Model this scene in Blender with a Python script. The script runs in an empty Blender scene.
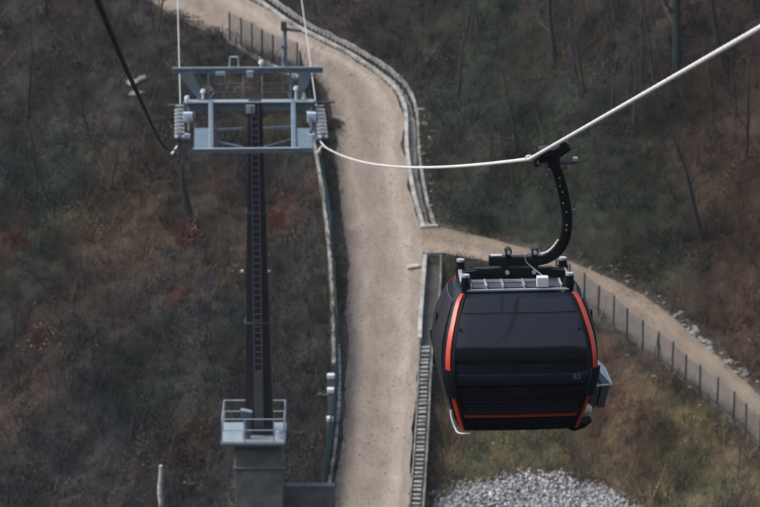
import bpy, bmesh, math, random
import numpy as np
from mathutils import Vector, Matrix
from mathutils.geometry import tessellate_polygon

random.seed(7); RNG = np.random.default_rng(11)
sc = bpy.context.scene
COL = sc.collection
R = math.radians

# ------------------------------------------------------------------ camera model
F, CX, CY = 4264.0, 380.0, 253.5
PITCH = R(15.0); CZ = 60.0
SP, CP = math.sin(PITCH), math.cos(PITCH)

def ray(px, py):
    a = (px-CX)/F; b = (CY-py)/F
    return Vector((a, CP + b*SP, -SP + b*CP))
def at_depth(px, py, d):           # axial depth
    r = ray(px, py) * d
    return Vector((r.x, r.y, CZ + r.z))
def U(px, py, wy):                 # at world y
    r = ray(px, py); t = wy / r.y
    return Vector((r.x*t, wy, CZ + r.z*t))

# ------------------------------------------------------------------ object helpers
def tag(o, label=None, cat=None, group=None, kind=None):
    if label: o['label'] = label
    if cat: o['category'] = cat
    if group: o['group'] = group
    if kind: o['kind'] = kind
    return o
def empty(name, loc, label, cat, group=None, rz=0.0):
    o = bpy.data.objects.new(name, None); COL.objects.link(o)
    o.location = loc; o.rotation_euler = (0, 0, rz); o.empty_display_size = .3
    return tag(o, label, cat, group)

class MB:
    """collects geometry in world (or local) space, builds one mesh object"""
    def __init__(s): s.v = []; s.f = []; s.mi = []; s.uv = None
    def add(s, vs, fs, m=0):
        n = len(s.v); s.v.extend([tuple(p) for p in vs])
        s.f.extend([tuple(i+n for i in f) for f in fs]); s.mi.extend([m]*len(fs))
    def box(s, c, size, rot=None, m=0, taper=(1, 1)):
        sx, sy, sz = [k/2 for k in size]; pts = []
        for z in (-1, 1):
            tx, ty = (taper if z > 0 else (1, 1))
            for x, y in ((-1, -1), (1, -1), (1, 1), (-1, 1)):
                p = Vector((x*sx*tx, y*sy*ty, z*sz))
                if rot is not None: p = rot @ p
                pts.append(p + Vector(c))
        s.add(pts, [(3, 2, 1, 0), (4, 5, 6, 7), (0, 1, 5, 4), (1, 2, 6, 5), (2, 3, 7, 6), (3, 0, 4, 7)], m)
    def beam(s, a, b, w, h, up=Vector((0, 0, 1)), m=0, w2=None, h2=None):
        a = Vector(a); b = Vector(b); d = (b-a); L = d.length; d.normalize()
        x = d.cross(up)
        if x.length < 1e-4: x = d.cross(Vector((0, 1, 0)))
        x.normalize(); z = x.cross(d); w2 = w if w2 is None else w2; h2 = h if h2 is None else h2
        pts = []
        for p, ww, hh in ((a, w, h), (b, w2, h2)):
            for i, j in ((-1, -1), (1, -1), (1, 1), (-1, 1)): pts.append(p + x*i*ww/2 + z*j*hh/2)
        s.add(pts, [(3, 2, 1, 0), (4, 5, 6, 7), (0, 1, 5, 4), (1, 2, 6, 5), (2, 3, 7, 6), (3, 0, 4, 7)], m)
    def tube(s, pts, r, n=8, m=0, cap=True, radii=None, sq=None):
        pts = [Vector(p) for p in pts]; N = len(pts); ref = None; vs = []; fs = []
        for i, p in enumerate(pts):
            t = (pts[min(i+1, N-1)] - pts[max(i-1, 0)]).normalized()
            if ref is None:
                ref = t.cross(Vector((0, 0, 1)) if abs(t.z) < .9 else Vector((0, 1, 0))).normalized()
            ref = (ref - t*ref.dot(t)).normalized(); bi = t.cross(ref)
            rr = radii[i] if radii else r
            for k in range(n):
                a = 2*math.pi*k/n
                vs.append(p + ref*math.cos(a)*rr + bi*math.sin(a)*rr)
        for i in range(N-1):
            for k in range(n):
                fs.append((i*n+k, i*n+(k+1) % n, (i+1)*n+(k+1) % n, (i+1)*n+k))
        if cap:
            fs.append(tuple(range(n-1, -1, -1))); fs.append(tuple((N-1)*n+k for k in range(n)))
        s.add(vs, fs, m)
    def disc(s, c, axis, r, th, n=16, m=0):
        axis = Vector(axis).normalized()
        s.tube([Vector(c)-axis*th/2, Vector(c)+axis*th/2], r, n, m)
    def build(s, name, mats, parent=None, smooth=False, bevel=0.0, local=False, seg=2):
        me = bpy.data.meshes.new(name)
        vs = s.v
        if parent is not None and not local:
            inv = parent.matrix_world_cache.inverted() if hasattr(parent, 'matrix_world_cache') else wm(parent).inverted()
            vs = [tuple(inv @ Vector(p)) for p in s.v]
        me.from_pydata(vs, [], s.f)
        if not isinstance(mats, (list, tuple)): mats = [mats]
        for m in mats: me.materials.append(m)
        if len(mats) > 1:
            for p, i in zip(me.polygons, s.mi): p.material_index = i
        if bevel > 0:
            bm = bmesh.new(); bm.from_mesh(me)
            es = [e for e in bm.edges if len(e.link_faces) == 2 and e.calc_face_angle(0) > R(30)]
            bmesh.ops.bevel(bm, geom=es, offset=bevel, segments=seg, affect='EDGES', profile=.6)
            bm.to_mesh(me); bm.free()
        if smooth:
            for p in me.polygons: p.use_smooth = True
            try: me.set_sharp_from_angle(angle=R(40))
            except Exception: pass
        me.validate(); me.update()
        o = bpy.data.objects.new(name, me); COL.objects.link(o)
        if parent is not None: o.parent = parent
        return o
def wm(o):
    m = Matrix.Translation(o.location) @ o.rotation_euler.to_matrix().to_4x4()
    return (wm(o.parent) @ m) if o.parent else m

# ------------------------------------------------------------------ materials
def nodes_of(name):
    m = bpy.data.materials.new(name); m.use_nodes = True
    nt = m.node_tree; b = nt.nodes['Principled BSDF']
    return m, nt, b
def mat(name, col, rough=.6, metal=0.0, var=.25, scale=6.0, bump=.0, bscale=40., coat=0.0, dirt=None, spec=.5):
    m, nt, b = nodes_of(name); N = nt.nodes; L = nt.links
    b.inputs['Roughness'].default_value = rough; b.inputs['Metallic'].default_value = metal
    b.inputs['Coat Weight'].default_value = coat; b.inputs['Coat Roughness'].default_value = .05
    b.inputs['Specular IOR Level'].default_value = spec
    tc = N.new('ShaderNodeTexCoord'); no = N.new('ShaderNodeTexNoise')
    no.inputs['Scale'].default_value = scale; no.inputs['Detail'].default_value = 6; no.inputs['Roughness'].default_value = .65
    L.new(tc.outputs['Object'], no.inputs['Vector'])
    ra = N.new('ShaderNodeValToRGB'); e = ra.color_ramp.elements
    c0 = [max(0, c*(1-var)) for c in col]; c1 = [min(1, c*(1+var)) for c in col]
    if dirt: c0 = dirt
    e[0].position = .3; e[0].color = (*c0, 1); e[1].position = .7; e[1].color = (*c1, 1)
    L.new(no.outputs['Fac'], ra.inputs['Fac']); L.new(ra.outputs['Color'], b.inputs['Base Color'])
    if bump > 0:
        n2 = N.new('ShaderNodeTexNoise'); n2.inputs['Scale'].default_value = bscale; n2.inputs['Detail'].default_value = 4
        L.new(tc.outputs['Object'], n2.inputs['Vector'])
        bp = N.new('ShaderNodeBump'); bp.inputs['Strength'].default_value = bump; bp.inputs['Distance'].default_value = .02
        L.new(n2.outputs['Fac'], bp.inputs['Height']); L.new(bp.outputs['Normal'], b.inputs['Normal'])
    return m

M = {}
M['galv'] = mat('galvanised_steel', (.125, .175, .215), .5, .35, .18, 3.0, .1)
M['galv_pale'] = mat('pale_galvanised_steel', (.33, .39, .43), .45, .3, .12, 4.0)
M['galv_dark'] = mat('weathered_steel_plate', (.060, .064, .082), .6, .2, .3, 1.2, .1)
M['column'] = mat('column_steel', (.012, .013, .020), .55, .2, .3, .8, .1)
M['ladder'] = mat('ladder_steel', (.085, .085, .10), .5, .4, .2, 3.0)
M['concrete'] = mat('pier_concrete', (.10, .11, .11), .9, 0, .35, 1.0, .4, 12, dirt=(.035, .038, .040))
M['concrete_pale'] = mat('kerb_concrete', (.38, .37, .34), .9, 0, .25, 1.5, .5, 14, dirt=(.15, .145, .13))
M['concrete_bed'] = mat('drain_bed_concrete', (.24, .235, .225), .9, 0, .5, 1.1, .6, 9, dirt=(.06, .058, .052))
M['ditch_bed'] = mat('dark_ditch_bed', (.055, .052, .046), .9, 0, .5, .9, .6, 9, dirt=(.018, .018, .016))  # bed of the lower ditch, much darker than the slabs across it
M['slab'] = mat('drain_slab_concrete', (.46, .45, .42), .9, 0, .3, 2.5, .5, 14, dirt=(.12, .115, .10))
M['cabinet'] = mat('grey_cabinet_paint', (.17, .18, .19), .5, .1, .15, 3.0)
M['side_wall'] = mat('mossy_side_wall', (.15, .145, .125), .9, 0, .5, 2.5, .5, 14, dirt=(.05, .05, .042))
M['wire'] = mat('fence_wire', (.20, .21, .215), .55, .3, .15, 3.0)
M['post'] = mat('fence_post_steel', (.020, .021, .024), .55, .2, .3, 3.0)
M['greenwire'] = mat('green_coated_wire', (.012, .050, .060), .5, .0, .3, 2.0)
M['rope'] = mat('bright_rope_steel', (.86, .86, .85), .35, .0, .14, 10.)
M['rope_far'] = mat('rope_steel', (.55, .56, .56), .5, .2, .1, 10.)
M['rope_dark'] = mat('dark_rope_steel', (.020, .021, .024), .6, .3, .25, 10.)  # near left rope, coloured far darker than the other ropes
M['black'] = mat('black_painted_steel', (.004, .005, .008), .38, .0, .3, 8.0, .05, spec=.35)
M['rubber'] = mat('black_rubber', (.004, .006, .010), .6, 0, .2, 8.0, spec=.15)
M['shell'] = mat('anthracite_cabin_panel', (.006, .008, .014), .3, .0, .15, 3.0, coat=.0, spec=.3)
M['shell_low'] = mat('slate_lower_panel', (.006, .008, .014), .18, .0, .12, 3.0, coat=.0, spec=.4)
M['sidepan'] = mat('slate_side_panel', (.028, .032, .042), .35, .2, .12, 3.0, coat=.3)
M['glass'] = mat('tinted_glass', (.004, .005, .009), .09, 0, .1, 1.5, coat=.0)
M['glass2'] = mat('side_glass', (.010, .026, .034), .12, 0, .1, 1.5)
M['orange'] = mat('orange_trim_paint', (.46, .040, .014), .4, 0, .08, 4.0, coat=.1)
M['alu'] = mat('brushed_aluminium', (.70, .72, .73), .35, .7, .08, 12.)
M['white'] = mat('white_plastic', (.62, .65, .69), .45, 0, .06, 5.)
M['bluegrey'] = mat('bluegrey_box_plastic', (.42, .50, .60), .45, 0, .08, 5.)
M['beige'] = mat('beige_rubber_pad', (.50, .44, .36), .7, 0, .2, 10., .2)
M['rackgrey'] = mat('grey_rack_panel', (.095, .10, .105), .5, .2, .2, 5.)
M['numgrey'] = mat('pale_number_vinyl', (.045, .05, .058), .5, 0, .05, 5.)
M['bark'] = mat('dark_bark', (.012, .011, .013), .9, 0, .45, 4.0, .6, 20)
M['bark_moss'] = mat('mossy_bark', (.014, .022, .020), .9, 0, .45, 2.5, .6, 20)
M['twig'] = mat('bare_twigs', (.040, .035, .033), .9, 0, .4, 1.0)
M['palewood'] = mat('pale_peeled_wood', (.50, .46, .40), .8, 0, .3, 5., .4, 20, dirt=(.22, .19, .16))
M['greenlitter'] = mat('faded_green_plastic', (.05, .13, .075), .5, 0, .2, 4.)
M['blue'] = mat('blue_plastic', (.03, .12, .30), .5, 0, .1, 4.)
M['hiviz'] = mat('yellow_plastic_cap', (.30, .33, .16), .5, 0, .1, 4.)

def rock_mat(name, c0, c1):
    m, nt, b = nodes_of(name); N = nt.nodes; L = nt.links
    g = N.new('ShaderNodeNewGeometry'); tc = N.new('ShaderNodeTexCoord')
    no = N.new('ShaderNodeTexNoise'); no.inputs['Scale'].default_value = 9; no.inputs['Detail'].default_value = 6
    L.new(tc.outputs['Object'], no.inputs['Vector'])
    mx = N.new('ShaderNodeMath'); mx.operation = 'MULTIPLY_ADD'; mx.inputs[1].default_value = .6
    L.new(no.outputs['Fac'], mx.inputs[0])
    m2 = N.new('ShaderNodeMath'); m2.operation = 'MULTIPLY'; m2.inputs[1].default_value = .5
    L.new(g.outputs['Random Per Island'], m2.inputs[0]); L.new(m2.outputs[0], mx.inputs[2])
    ra = N.new('ShaderNodeValToRGB'); e = ra.color_ramp.elements
    e[0].position = .2; e[0].color = (*c0, 1); e[1].position = .75; e[1].color = (*c1, 1)
    L.new(mx.outputs[0], ra.inputs['Fac']); L.new(ra.outputs['Color'], b.inputs['Base Color'])
    b.inputs['Roughness'].default_value = .9
    return m
M['riprap'] = rock_mat('broken_white_stone', (.22, .218, .222), (.54, .53, .535))
M['gravel'] = rock_mat('road_gravel_stone', (.20, .17, .145), (.48, .43, .38))
M['boulder'] = rock_mat('pale_boulder_stone', (.08, .08, .076), (.22, .215, .20))

def attr_mat(name, rough=.85):
    m, nt, b = nodes_of(name)
    a = nt.nodes.new('ShaderNodeAttribute'); a.attribute_name = 'tint'; a.attribute_type = 'GEOMETRY'
    nt.links.new(a.outputs['Color'], b.inputs['Base Color']); b.inputs['Roughness'].default_value = rough
    b.inputs['Specular IOR Level'].default_value = .25
    return m
M['leaf'] = attr_mat('dry_leaves_and_stems')

def ground_mat():
    m, nt, b = nodes_of('hillside_leaf_litter'); N = nt.nodes; L = nt.links
    tc = N.new('ShaderNodeTexCoord')
    def noise(s, d=8, r=.65):
        n = N.new('ShaderNodeTexNoise'); n.inputs['Scale'].default_value = s; n.inputs['Detail'].default_value = d
        n.inputs['Roughness'].default_value = r; L.new(tc.outputs['Object'], n.inputs['Vector']); return n
    def ramp(src, stops):
        r = N.new('ShaderNodeValToRGB'); e = r.color_ramp.elements
        while len(e) < len(stops): e.new(.5)
        for k, (p, c) in enumerate(stops): e[k].position = p; e[k].color = (*c, 1)
        L.new(src, r.inputs['Fac']); return r
    n2 = noise(1.1, 12, .78); n4 = noise(7., 6, .7)
    at = N.new('ShaderNodeAttribute'); at.attribute_name = 'tint'; at.attribute_type = 'GEOMETRY'
    r4 = ramp(n2.outputs['Fac'], [(.3, (.35, .36, .38)), (.5, (.85, .84, .83)), (.7, (1.6, 1.5, 1.4))])
    mC = N.new('ShaderNodeMix'); mC.data_type = 'RGBA'; mC.blend_type = 'MULTIPLY'; mC.inputs[0].default_value = 1
    L.new(at.outputs['Color'], mC.inputs[6]); L.new(r4.outputs['Color'], mC.inputs[7])
    L.new(mC.outputs[2], b.inputs['Base Color']); b.inputs['Roughness'].default_value = .95
    b.inputs['Specular IOR Level'].default_value = .2
    bp = N.new('ShaderNodeBump'); bp.inputs['Strength'].default_value = .8; bp.inputs['Distance'].default_value = .12
    L.new(n4.outputs['Fac'], bp.inputs['Height']); L.new(bp.outputs['Normal'], b.inputs['Normal'])
    return m
M['ground'] = ground_mat()

def road_mat(name, base, pale):
    m, nt, b = nodes_of(name); N = nt.nodes; L = nt.links
    tc = N.new('ShaderNodeTexCoord'); uv = N.new('ShaderNodeUVMap'); uv.uv_map = 'lane'
    def noise(s, d=8, r=.65, src='Object'):
        n = N.new('ShaderNodeTexNoise'); n.inputs['Scale'].default_value = s; n.inputs['Detail'].default_value = d
        n.inputs['Roughness'].default_value = r; L.new(tc.outputs[src], n.inputs['Vector']); return n
    na = noise(.45, 6); nb = noise(5., 8, .75); nc = noise(13., 8, .9)
    mp = N.new('ShaderNodeMapping'); mp.inputs['Scale'].default_value = (1.9, .5, .5); mp.inputs['Rotation'].default_value = (0, 0, -.05); L.new(tc.outputs['Object'], mp.inputs['Vector'])
    nb = N.new('ShaderNodeTexNoise'); nb.inputs['Scale'].default_value = 1.0; nb.inputs['Detail'].default_value = 9; nb.inputs['Roughness'].default_value = .72; L.new(mp.outputs['Vector'], nb.inputs['Vector'])
    r = N.new('ShaderNodeValToRGB'); e = r.color_ramp.elements
    e[0].position = .3; e[0].color = (*[c*.80 for c in base], 1); e[1].position = .7; e[1].color = (*[c*1.16 for c in base], 1)
    L.new(na.outputs['Fac'], r.inputs['Fac'])
    # worn pale wheel bands across the lane (u)
    sep = N.new('ShaderNodeSeparateXYZ'); L.new(uv.outputs['UV'], sep.inputs[0])
    ad = N.new('ShaderNodeMath'); ad.operation = 'MULTIPLY_ADD'; ad.inputs[1].default_value = .22; L.new(na.outputs['Fac'], ad.inputs[0]); L.new(sep.outputs['X'], ad.inputs[2])
    rb = N.new('ShaderNodeValToRGB'); e = rb.color_ramp.elements
    for _ in range(6): e.new(.5)
    for k, (p, c) in enumerate([(0, 0), (.16, .05), (.36, .45), (.5, .12), (.72, .35), (.88, 1), (.96, .95), (1, .5)]):
        e[k].position = p; e[k].color = (c, c, c, 1)
    L.new(ad.outputs[0], rb.inputs['Fac'])
    mx = N.new('ShaderNodeMix'); mx.data_type = 'RGBA'; L.new(rb.outputs['Color'], mx.inputs[0]); L.new(r.outputs['Color'], mx.inputs[6]); mx.inputs[7].default_value = (*pale, 1)
    r2 = N.new('ShaderNodeValToRGB'); e = r2.color_ramp.elements
    e[0].position = .28; e[0].color = (.74, .71, .69, 1); e[1].position = .72; e[1].color = (1.14, 1.14, 1.14, 1)
    L.new(nb.outputs['Fac'], r2.inputs['Fac'])
    r3 = N.new('ShaderNodeValToRGB'); e = r3.color_ramp.elements
    e[0].position = .3; e[0].color = (.55, .52, .50, 1); e[1].position = .7; e[1].color = (1.38, 1.38, 1.38, 1)
    L.new(nc.outputs['Fac'], r3.inputs['Fac'])
    m2 = N.new('ShaderNodeMix'); m2.data_type = 'RGBA'; m2.blend_type = 'MULTIPLY'; m2.inputs[0].default_value = 1
    L.new(mx.outputs[2], m2.inputs[6]); L.new(r2.outputs['Color'], m2.inputs[7])
    m3 = N.new('ShaderNodeMix'); m3.data_type = 'RGBA'; m3.blend_type = 'MULTIPLY'; m3.inputs[0].default_value = 1
    L.new(m2.outputs[2], m3.inputs[6]); L.new(r3.outputs['Color'], m3.inputs[7])
    L.new(m3.outputs[2], b.inputs['Base Color']); b.inputs['Roughness'].default_value = .95; b.inputs['Specular IOR Level'].default_value = .2
    bp = N.new('ShaderNodeBump'); bp.inputs['Strength'].default_value = .5; bp.inputs['Distance'].default_value = .03
    L.new(nc.outputs['Fac'], bp.inputs['Height']); L.new(bp.outputs['Normal'], b.inputs['Normal'])
    return m
M['road'] = road_mat('dusty_gravel_road', (.222, .186, .155), (.345, .296, .248))
M['track'] = road_mat('dirt_track', (.215, .172, .132), (.29, .238, .188))

# ------------------------------------------------------------------ terrain
SL = .268
def plane_z(y):
    y = np.asarray(y, float); z = -1.7 + SL*(y-185.4)
    t = np.maximum(150-y, 0); z = z + .0022*np.minimum(t, 320)**2 + np.maximum(t-320, 0)*.9
    return z
def P(px, py):                      # pixel onto the road plane -> (x, y)
    r = ray(px, py)
    # CZ + r.z t = -1.7 + SL*(r.y t - 185.4)
    t = (-1.7 - SL*185.4 - CZ) / (r.z - SL*r.y)
    return (r.x*t, r.y*t)
def PL(lst): return [P(*p) for p in lst]
def resample(pts, n):
    pts = np.array(pts, float)
    # Catmull-Rom densify then equal arclength
    Q = np.vstack([2*pts[0]-pts[1], pts, 2*pts[-1]-pts[-2]]); out = []
    for i in range(1, len(Q)-2):
        for t in np.linspace(0, 1, 12, endpoint=False):
            a, b, c, d = Q[i-1], Q[i], Q[i+1], Q[i+2]
            out.append(.5*((2*b)+(-a+c)*t+(2*a-5*b+4*c-d)*t*t+(-a+3*b-3*c+d)*t**3))
    out.append(Q[-2]); out = np.array(out)
    s = np.r_[0, np.cumsum(np.linalg.norm(np.diff(out, axis=0), axis=1))]
    u = np.linspace(0, s[-1], n)
    return np.stack([np.interp(u, s, out[:, k]) for k in range(out.shape[1])], 1)
def dist_poly(X, Y, pts, closed=False):
    pts = np.asarray(pts); D = np.full(np.shape(X), 1e9)
    idx = range(len(pts)) if closed else range(len(pts)-1)
    for i in idx:
        a = pts[i]; b = pts[(i+1) % len(pts)]; dx, dy = b-a; L2 = dx*dx+dy*dy+1e-12
        t = np.clip(((X-a[0])*dx+(Y-a[1])*dy)/L2, 0, 1)
        D = np.minimum(D, (X-a[0]-t*dx)**2+(Y-a[1]-t*dy)**2)
    return np.sqrt(D)
def inside(X, Y, pts):
    pts = np.asarray(pts); c = np.zeros(np.shape(X), bool); n = len(pts)
    for i in range(n):
        x1, y1 = pts[i]; x2, y2 = pts[(i+1) % n]
        if y1 == y2: continue
        k = ((y1 > Y) != (y2 > Y)) & (X < (x2-x1)*(Y-y1)/(y2-y1)+x1)
        c ^= k
    return c
def sdist(X, Y, poly): 
    d = dist_poly(X, Y, poly, True); return np.where(inside(X, Y, poly), -d, d)
_tab = RNG.random((256, 256))
def vnoise(x, y):
    xi = np.floor(x).astype(int); yi = np.floor(y).astype(int); fx = x-xi; fy = y-yi
    fx = fx*fx*(3-2*fx); fy = fy*fy*(3-2*fy)
    g = lambda a, b: _tab[a & 255, b & 255]
    return (g(xi, yi)*(1-fx)+g(xi+1, yi)*fx)*(1-fy)+(g(xi, yi+1)*(1-fx)+g(xi+1, yi+1)*fx)*fy
def fbm(x, y, o=4):
    s = 0; a = 1; t = 0
    for k in range(o): s = s+a*(vnoise(x*2**k+17.3*k, y*2**k+9.1*k)-.5); t += a; a *= .55
    return s/t*2
def sstep(x, a, b):
    t = np.clip((x-a)/(b-a), 0, 1); return t*t*(3-2*t)

# road edges, traced on the sloping ground plane
ROAD_L = [(-60, -48), (60, -25), (130, -8), (185, 22), (242, 46), (300, 66), (326, 92), (334, 125), (338, 170), (343, 225), (347, 270), (347, 320), (345, 380), (342, 440), (334, 507), (324, 580), (316, 680)]
ROAD_R = [(60, -80), (150, -52), (205, -24), (252, 0), (292, 27), (347, 56), (386, 84), (401, 108), (404, 150), (410, 190), (421, 230), (424, 262), (419.5, 310), (417.5, 360), (414, 430), (408, 507), (398, 580), (392, 680)]
TRK_U = [(412, 216), (437, 226), (480, 236), (520, 246), (560, 259), (600, 274), (640, 294), (672, 317), (700, 340), (730, 368), (760, 396), (830, 470), (900, 560)]
TRK_D = [(412, 254), (440, 254), (490, 262), (540, 277), (584, 299), (613, 323), (643, 347), (672, 367), (700, 388), (733, 415), (760, 442), (820, 510), (880, 600)]
NR = 260
rl = resample(PL(ROAD_L), NR); rr = resample(PL(ROAD_R), NR)
tl = resample(PL(TRK_U), 160); tr = resample(PL(TRK_D), 160)
ROADP = np.vstack([rl, rr[::-1]])[::3]; TRKP = np.vstack([tl, tr[::-1]])[::3]
CH_A = resample(PL([(150, -55), (205, -27), (254, -2), (294, 25), (350, 54), (389, 82), (404.5, 107), (407, 150), (413, 190), (423, 227)]), 120)
CH_B = resample(PL([(163, -60), (218, -32), (266, -6), (306, 21), (360, 49), (400, 77), (416, 106), (419, 150), (425, 190), (435, 226)]), 120)
CHP = np.vstack([CH_A, CH_B[::-1]])[::2]
LD_A = resample(PL([(425, 256), (422.5, 290), (420, 325), (419, 360), (415.5, 430), (409.5, 507), (400, 600)]), 80)
LD_B = resample(PL([(441, 255), (440, 290), (436, 325), (431.5, 360), (428, 430), (423, 507), (414, 600)]), 80)
LDP = np.vstack([LD_A, LD_B[::-1]])[::2]
HILL_L = PL([(140, -66), (218, -36), (268, -8), (308, 19), (362, 47), (402, 76), (418, 106), (421, 160), (437, 225), (480, 234), (520, 244), (560, 257), (600, 272), (640, 291), (672, 314), (700, 337), (730, 365), (760, 392), (830, 465), (905, 560)])
HILLP = np.array(HILL_L + [(60, 100), (300, 100), (300, 900), (-60, 900), (-20, 300)])
LEFT_L = PL([(-100, -40), (60, -18), (130, 0), (185, 26), (240, 49), (300, 74), (312, 135), (321, 200), (331, 300), (335, 360), (333, 420), (322, 507), (312, 580), (304, 680)])
LEFTP = np.array(LEFT_L + [(-8, 100), (-300, 100), (-300, 260)])
LOW_L = PL([(440, 257), (490, 266), (540, 282), (584, 303), (613, 327), (643, 352), (672, 374), (700, 396), (733, 423), (760, 449), (820, 520), (880, 610)])
LOWP = np.array(PL([(424, 262), (418, 340), (412, 430), (405, 520), (395, 640)])[::-1] + LOW_L)
GRAVP = np.array(PL([(428, 492), (440, 476), (462, 464), (500, 454), (530, 448), (560, 449), (590, 453), (612, 461), (630, 474), (641, 490), (655, 550), (560, 600), (426, 590)]))

HILL_S = resample(HILL_L, 60); LEFT_S = resample(LEFT_L, 60); LOW_S = resample(LOW_L, 40)
def height(X, Y, cut=True):
    X = np.asarray(X, float); Y = np.asarray(Y, float)
    z = plane_z(Y)
    dh = np.where(inside(X, Y, HILLP), dist_poly(X, Y, HILL_S), 0)
    z = z + 55*(1-np.exp(-(np.sqrt(dh*dh+.8)-.894)*.55/55))
    dl = np.where(inside(X, Y, LEFTP), dist_poly(X, Y, LEFT_S), 0)
    z = z - 4.2*(1-np.exp(-(np.sqrt(dl*dl+.6)-.775)*.42/4.2)) + .05*np.maximum(dl-14, 0)
    db = np.where(inside(X, Y, LOWP), dist_poly(X, Y, LOW_S), 0)
    z = z - 1.3*(1-np.exp(-db*.35))
    dr = np.minimum(np.minimum(sdist(X, Y, ROADP), sdist(X, Y, TRKP)), np.minimum(sdist(X, Y, CHP), sdist(X, Y, LDP)))
    mk = sstep(dr, .15, 3.0)
    dg = sdist(X, Y, GRAVP); mk2 = mk*(.3+.7*sstep(dg, 0, 1.5))
    z = z + mk*1.5*fbm(X*.09+3, Y*.09+5, 3) + mk2*1.0*fbm(X*.36, Y*.30, 4) + mk2*.16*fbm(X*1.7+40, Y*1.7, 3)
    far = sstep(np.abs(X), 60, 300); z = z + far*25*fbm(X*.012+7, Y*.012, 3)
    if cut:
        z = z - .05*(1-sstep(dr, -.2, .35))
        dc = np.minimum(sdist(X, Y, CHP), sdist(X, Y, LDP)); z = z - .45*(1-sstep(dc, -.25, .04))
    return z
def gz(x, y): return float(height(np.array([x]), np.array([y]))[0])
def ground(px, py):
    """where the sight ray through a point of the picture meets the terrain"""
    r = ray(px, py); t = np.linspace(140, 420, 2200)
    X = r.x*t; Y = r.y*t; Z = CZ + r.z*t; H = height(X, Y, False)
    k = np.argmax(Z < H)
    return Vector((X[k], Y[k], H[k]))

def blob(X, Y, px, py, rad):
    g = ground(px, py); return np.exp(-((X-g.x)**2+((Y-g.y)*.55)**2)/rad**2)
PAL = np.array([[.042, .034, .029], [.066, .050, .038], [.017, .018, .023], [.090, .054, .025], [.060, .029, .015], [.015, .030, .020], [.042, .046, .017], [.13, .098, .062], [.075, .020, .013]])
def weights(X, Y):
    n = len(X); w = np.tile(np.array([1.1, .8, 1.5, .35, .3, .35, .25, .18, .02]), (n, 1))
    a = 1.6*fbm(X*.16+9, Y*.13, 4); g = 1.6*fbm(X*.18+50, Y*.15+8, 4); dk = 1.6*fbm(X*.22+90, Y*.19+33, 4); w[:, 2] += np.clip(dk, 0, 1)*4
    rightlow = inside(X, Y, LOWP)*1.0; right = inside(X, Y, HILLP)*1.0
    w[:, 2] += inside(X, Y, LEFTP)*.8  # bluish shadows of the left hillside, put into the colour as extra cool dark
    w[:, 3] += np.clip(a, 0, 1)*2.6+rightlow*2.2; w[:, 4] += np.clip(a, 0, 1)*2.2+rightlow*1.2+right*.9
    w[:, 5] += np.clip(g, 0, 1)*3.6; w[:, 6] += np.clip(g, 0, 1)*2.4+rightlow*1.6
    for (px, py, rad, col, amt) in BL: 
        bb = blob(X, Y, px, py, rad)*amt; w[:, col] += bb*6
        if col == 5: w[:, 6] += bb*2.5
    return w
BL = [(500, 60, 5.0, 5, 1.2), (600, 205, 3.5, 5, 1.5), (560, 160, 4.5, 5, 1.3), (540, 100, 5, 2, .8), (700, 40, 5, 2, .5), (470, 215, 2.0, 5, .8), (640, 210, 1.3, 5, 1.2), (630, 265, 1.6, 6, 1.4), (600, 250, 2.5, 3, .8), (45, 205, 2.6, 5, 1.2), (100, 240, 2.4, 3, .7),
      (186, 238, .55, 8, 2.0), (276, 224, .7, 8, 2.5), (14, 238, .8, 8, 1.4), (176, 296, .5, 8, 1.4), (38, 345, 1.2, 8, .5), (185, 455, .9, 4, 1.6), (110, 270, 3, 3, .5), (255, 370, .8, 3, .7), (520, 445, 2.5, 6, .8), (680, 470, 2.5, 6, 1.2), (640, 440, 2, 8, .25), (600, 380, 2.5, 4, 1.0), (740, 60, 5, 4, .9), (735, 250, 4, 4, .9), (560, 20, 3, 4, .6), (265, 125, 1.0, 3, 1.2), (200, 40, 3, 7, .3)]
def region_gain(X, Y):
    g = 1+.95*inside(X, Y, LOWP)*sstep(dist_poly(X, Y, LOWP, True), 0, 1.5)
    return g
def ground_tint(X, Y):
    out = np.empty((len(X), 3)); B_ = 40000
    for a in range(0, len(X), B_):
        x, y = X[a:a+B_], Y[a:a+B_]; w = weights(x, y)**1.6; c = (w @ PAL)/w.sum(1)[:, None]
        vg = (1-sstep(np.minimum(sdist(x, y, ROADP), sdist(x, y, TRKP)), 0, .9))[:, None]; c = c*(1-vg*.8)+vg*.8*np.array([.105, .088, .070]); c = c*region_gain(x, y)[:, None]*np.clip(1+.9*fbm(x*.55+5, y*.45+2, 3), .35, 1.9)[:, None]
        gr = c.mean(1)[:, None]; c = (gr*np.array([1.08, .98, .94])*.22+c*.78)*.85
        gm = 1-sstep(sdist(x, y, GRAVP)+.5*fbm(x*1.1, y*1.1, 3), -.3, .5)
        c = c*(1-gm[:, None])+np.array([.13, .128, .13])*gm[:, None]
        out[a:a+B_] = c
    return out
def axis(fine0, fine1, step, lo, hi):
    a = list(np.arange(fine0, fine1+1e-6, step)); s = step; v = fine0
    L = []
    while v > lo: s *= 1.13; v -= s; L.append(v)
    L = L[::-1]; s = step; v = a[-1]; Hh = []
    while v < hi: s *= 1.13; v += s; Hh.append(v)
    return np.array(L+a+Hh)
ax = axis(-34, 34, .22, -1500, 1500); ay = axis(168, 262, .24, -900, 2200)
GX, GY = np.meshgrid(ax, ay); GZ = height(GX, GY)
nx, ny = len(ax), len(ay)
V = np.stack([GX.ravel(), GY.ravel(), GZ.ravel()], 1)
ii = np.arange((ny-1)*(nx-1)); r_, c_ = ii//(nx-1), ii % (nx-1); q = r_*nx+c_
Fq = np.stack([q, q+1, q+1+nx, q+nx], 1)
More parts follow.
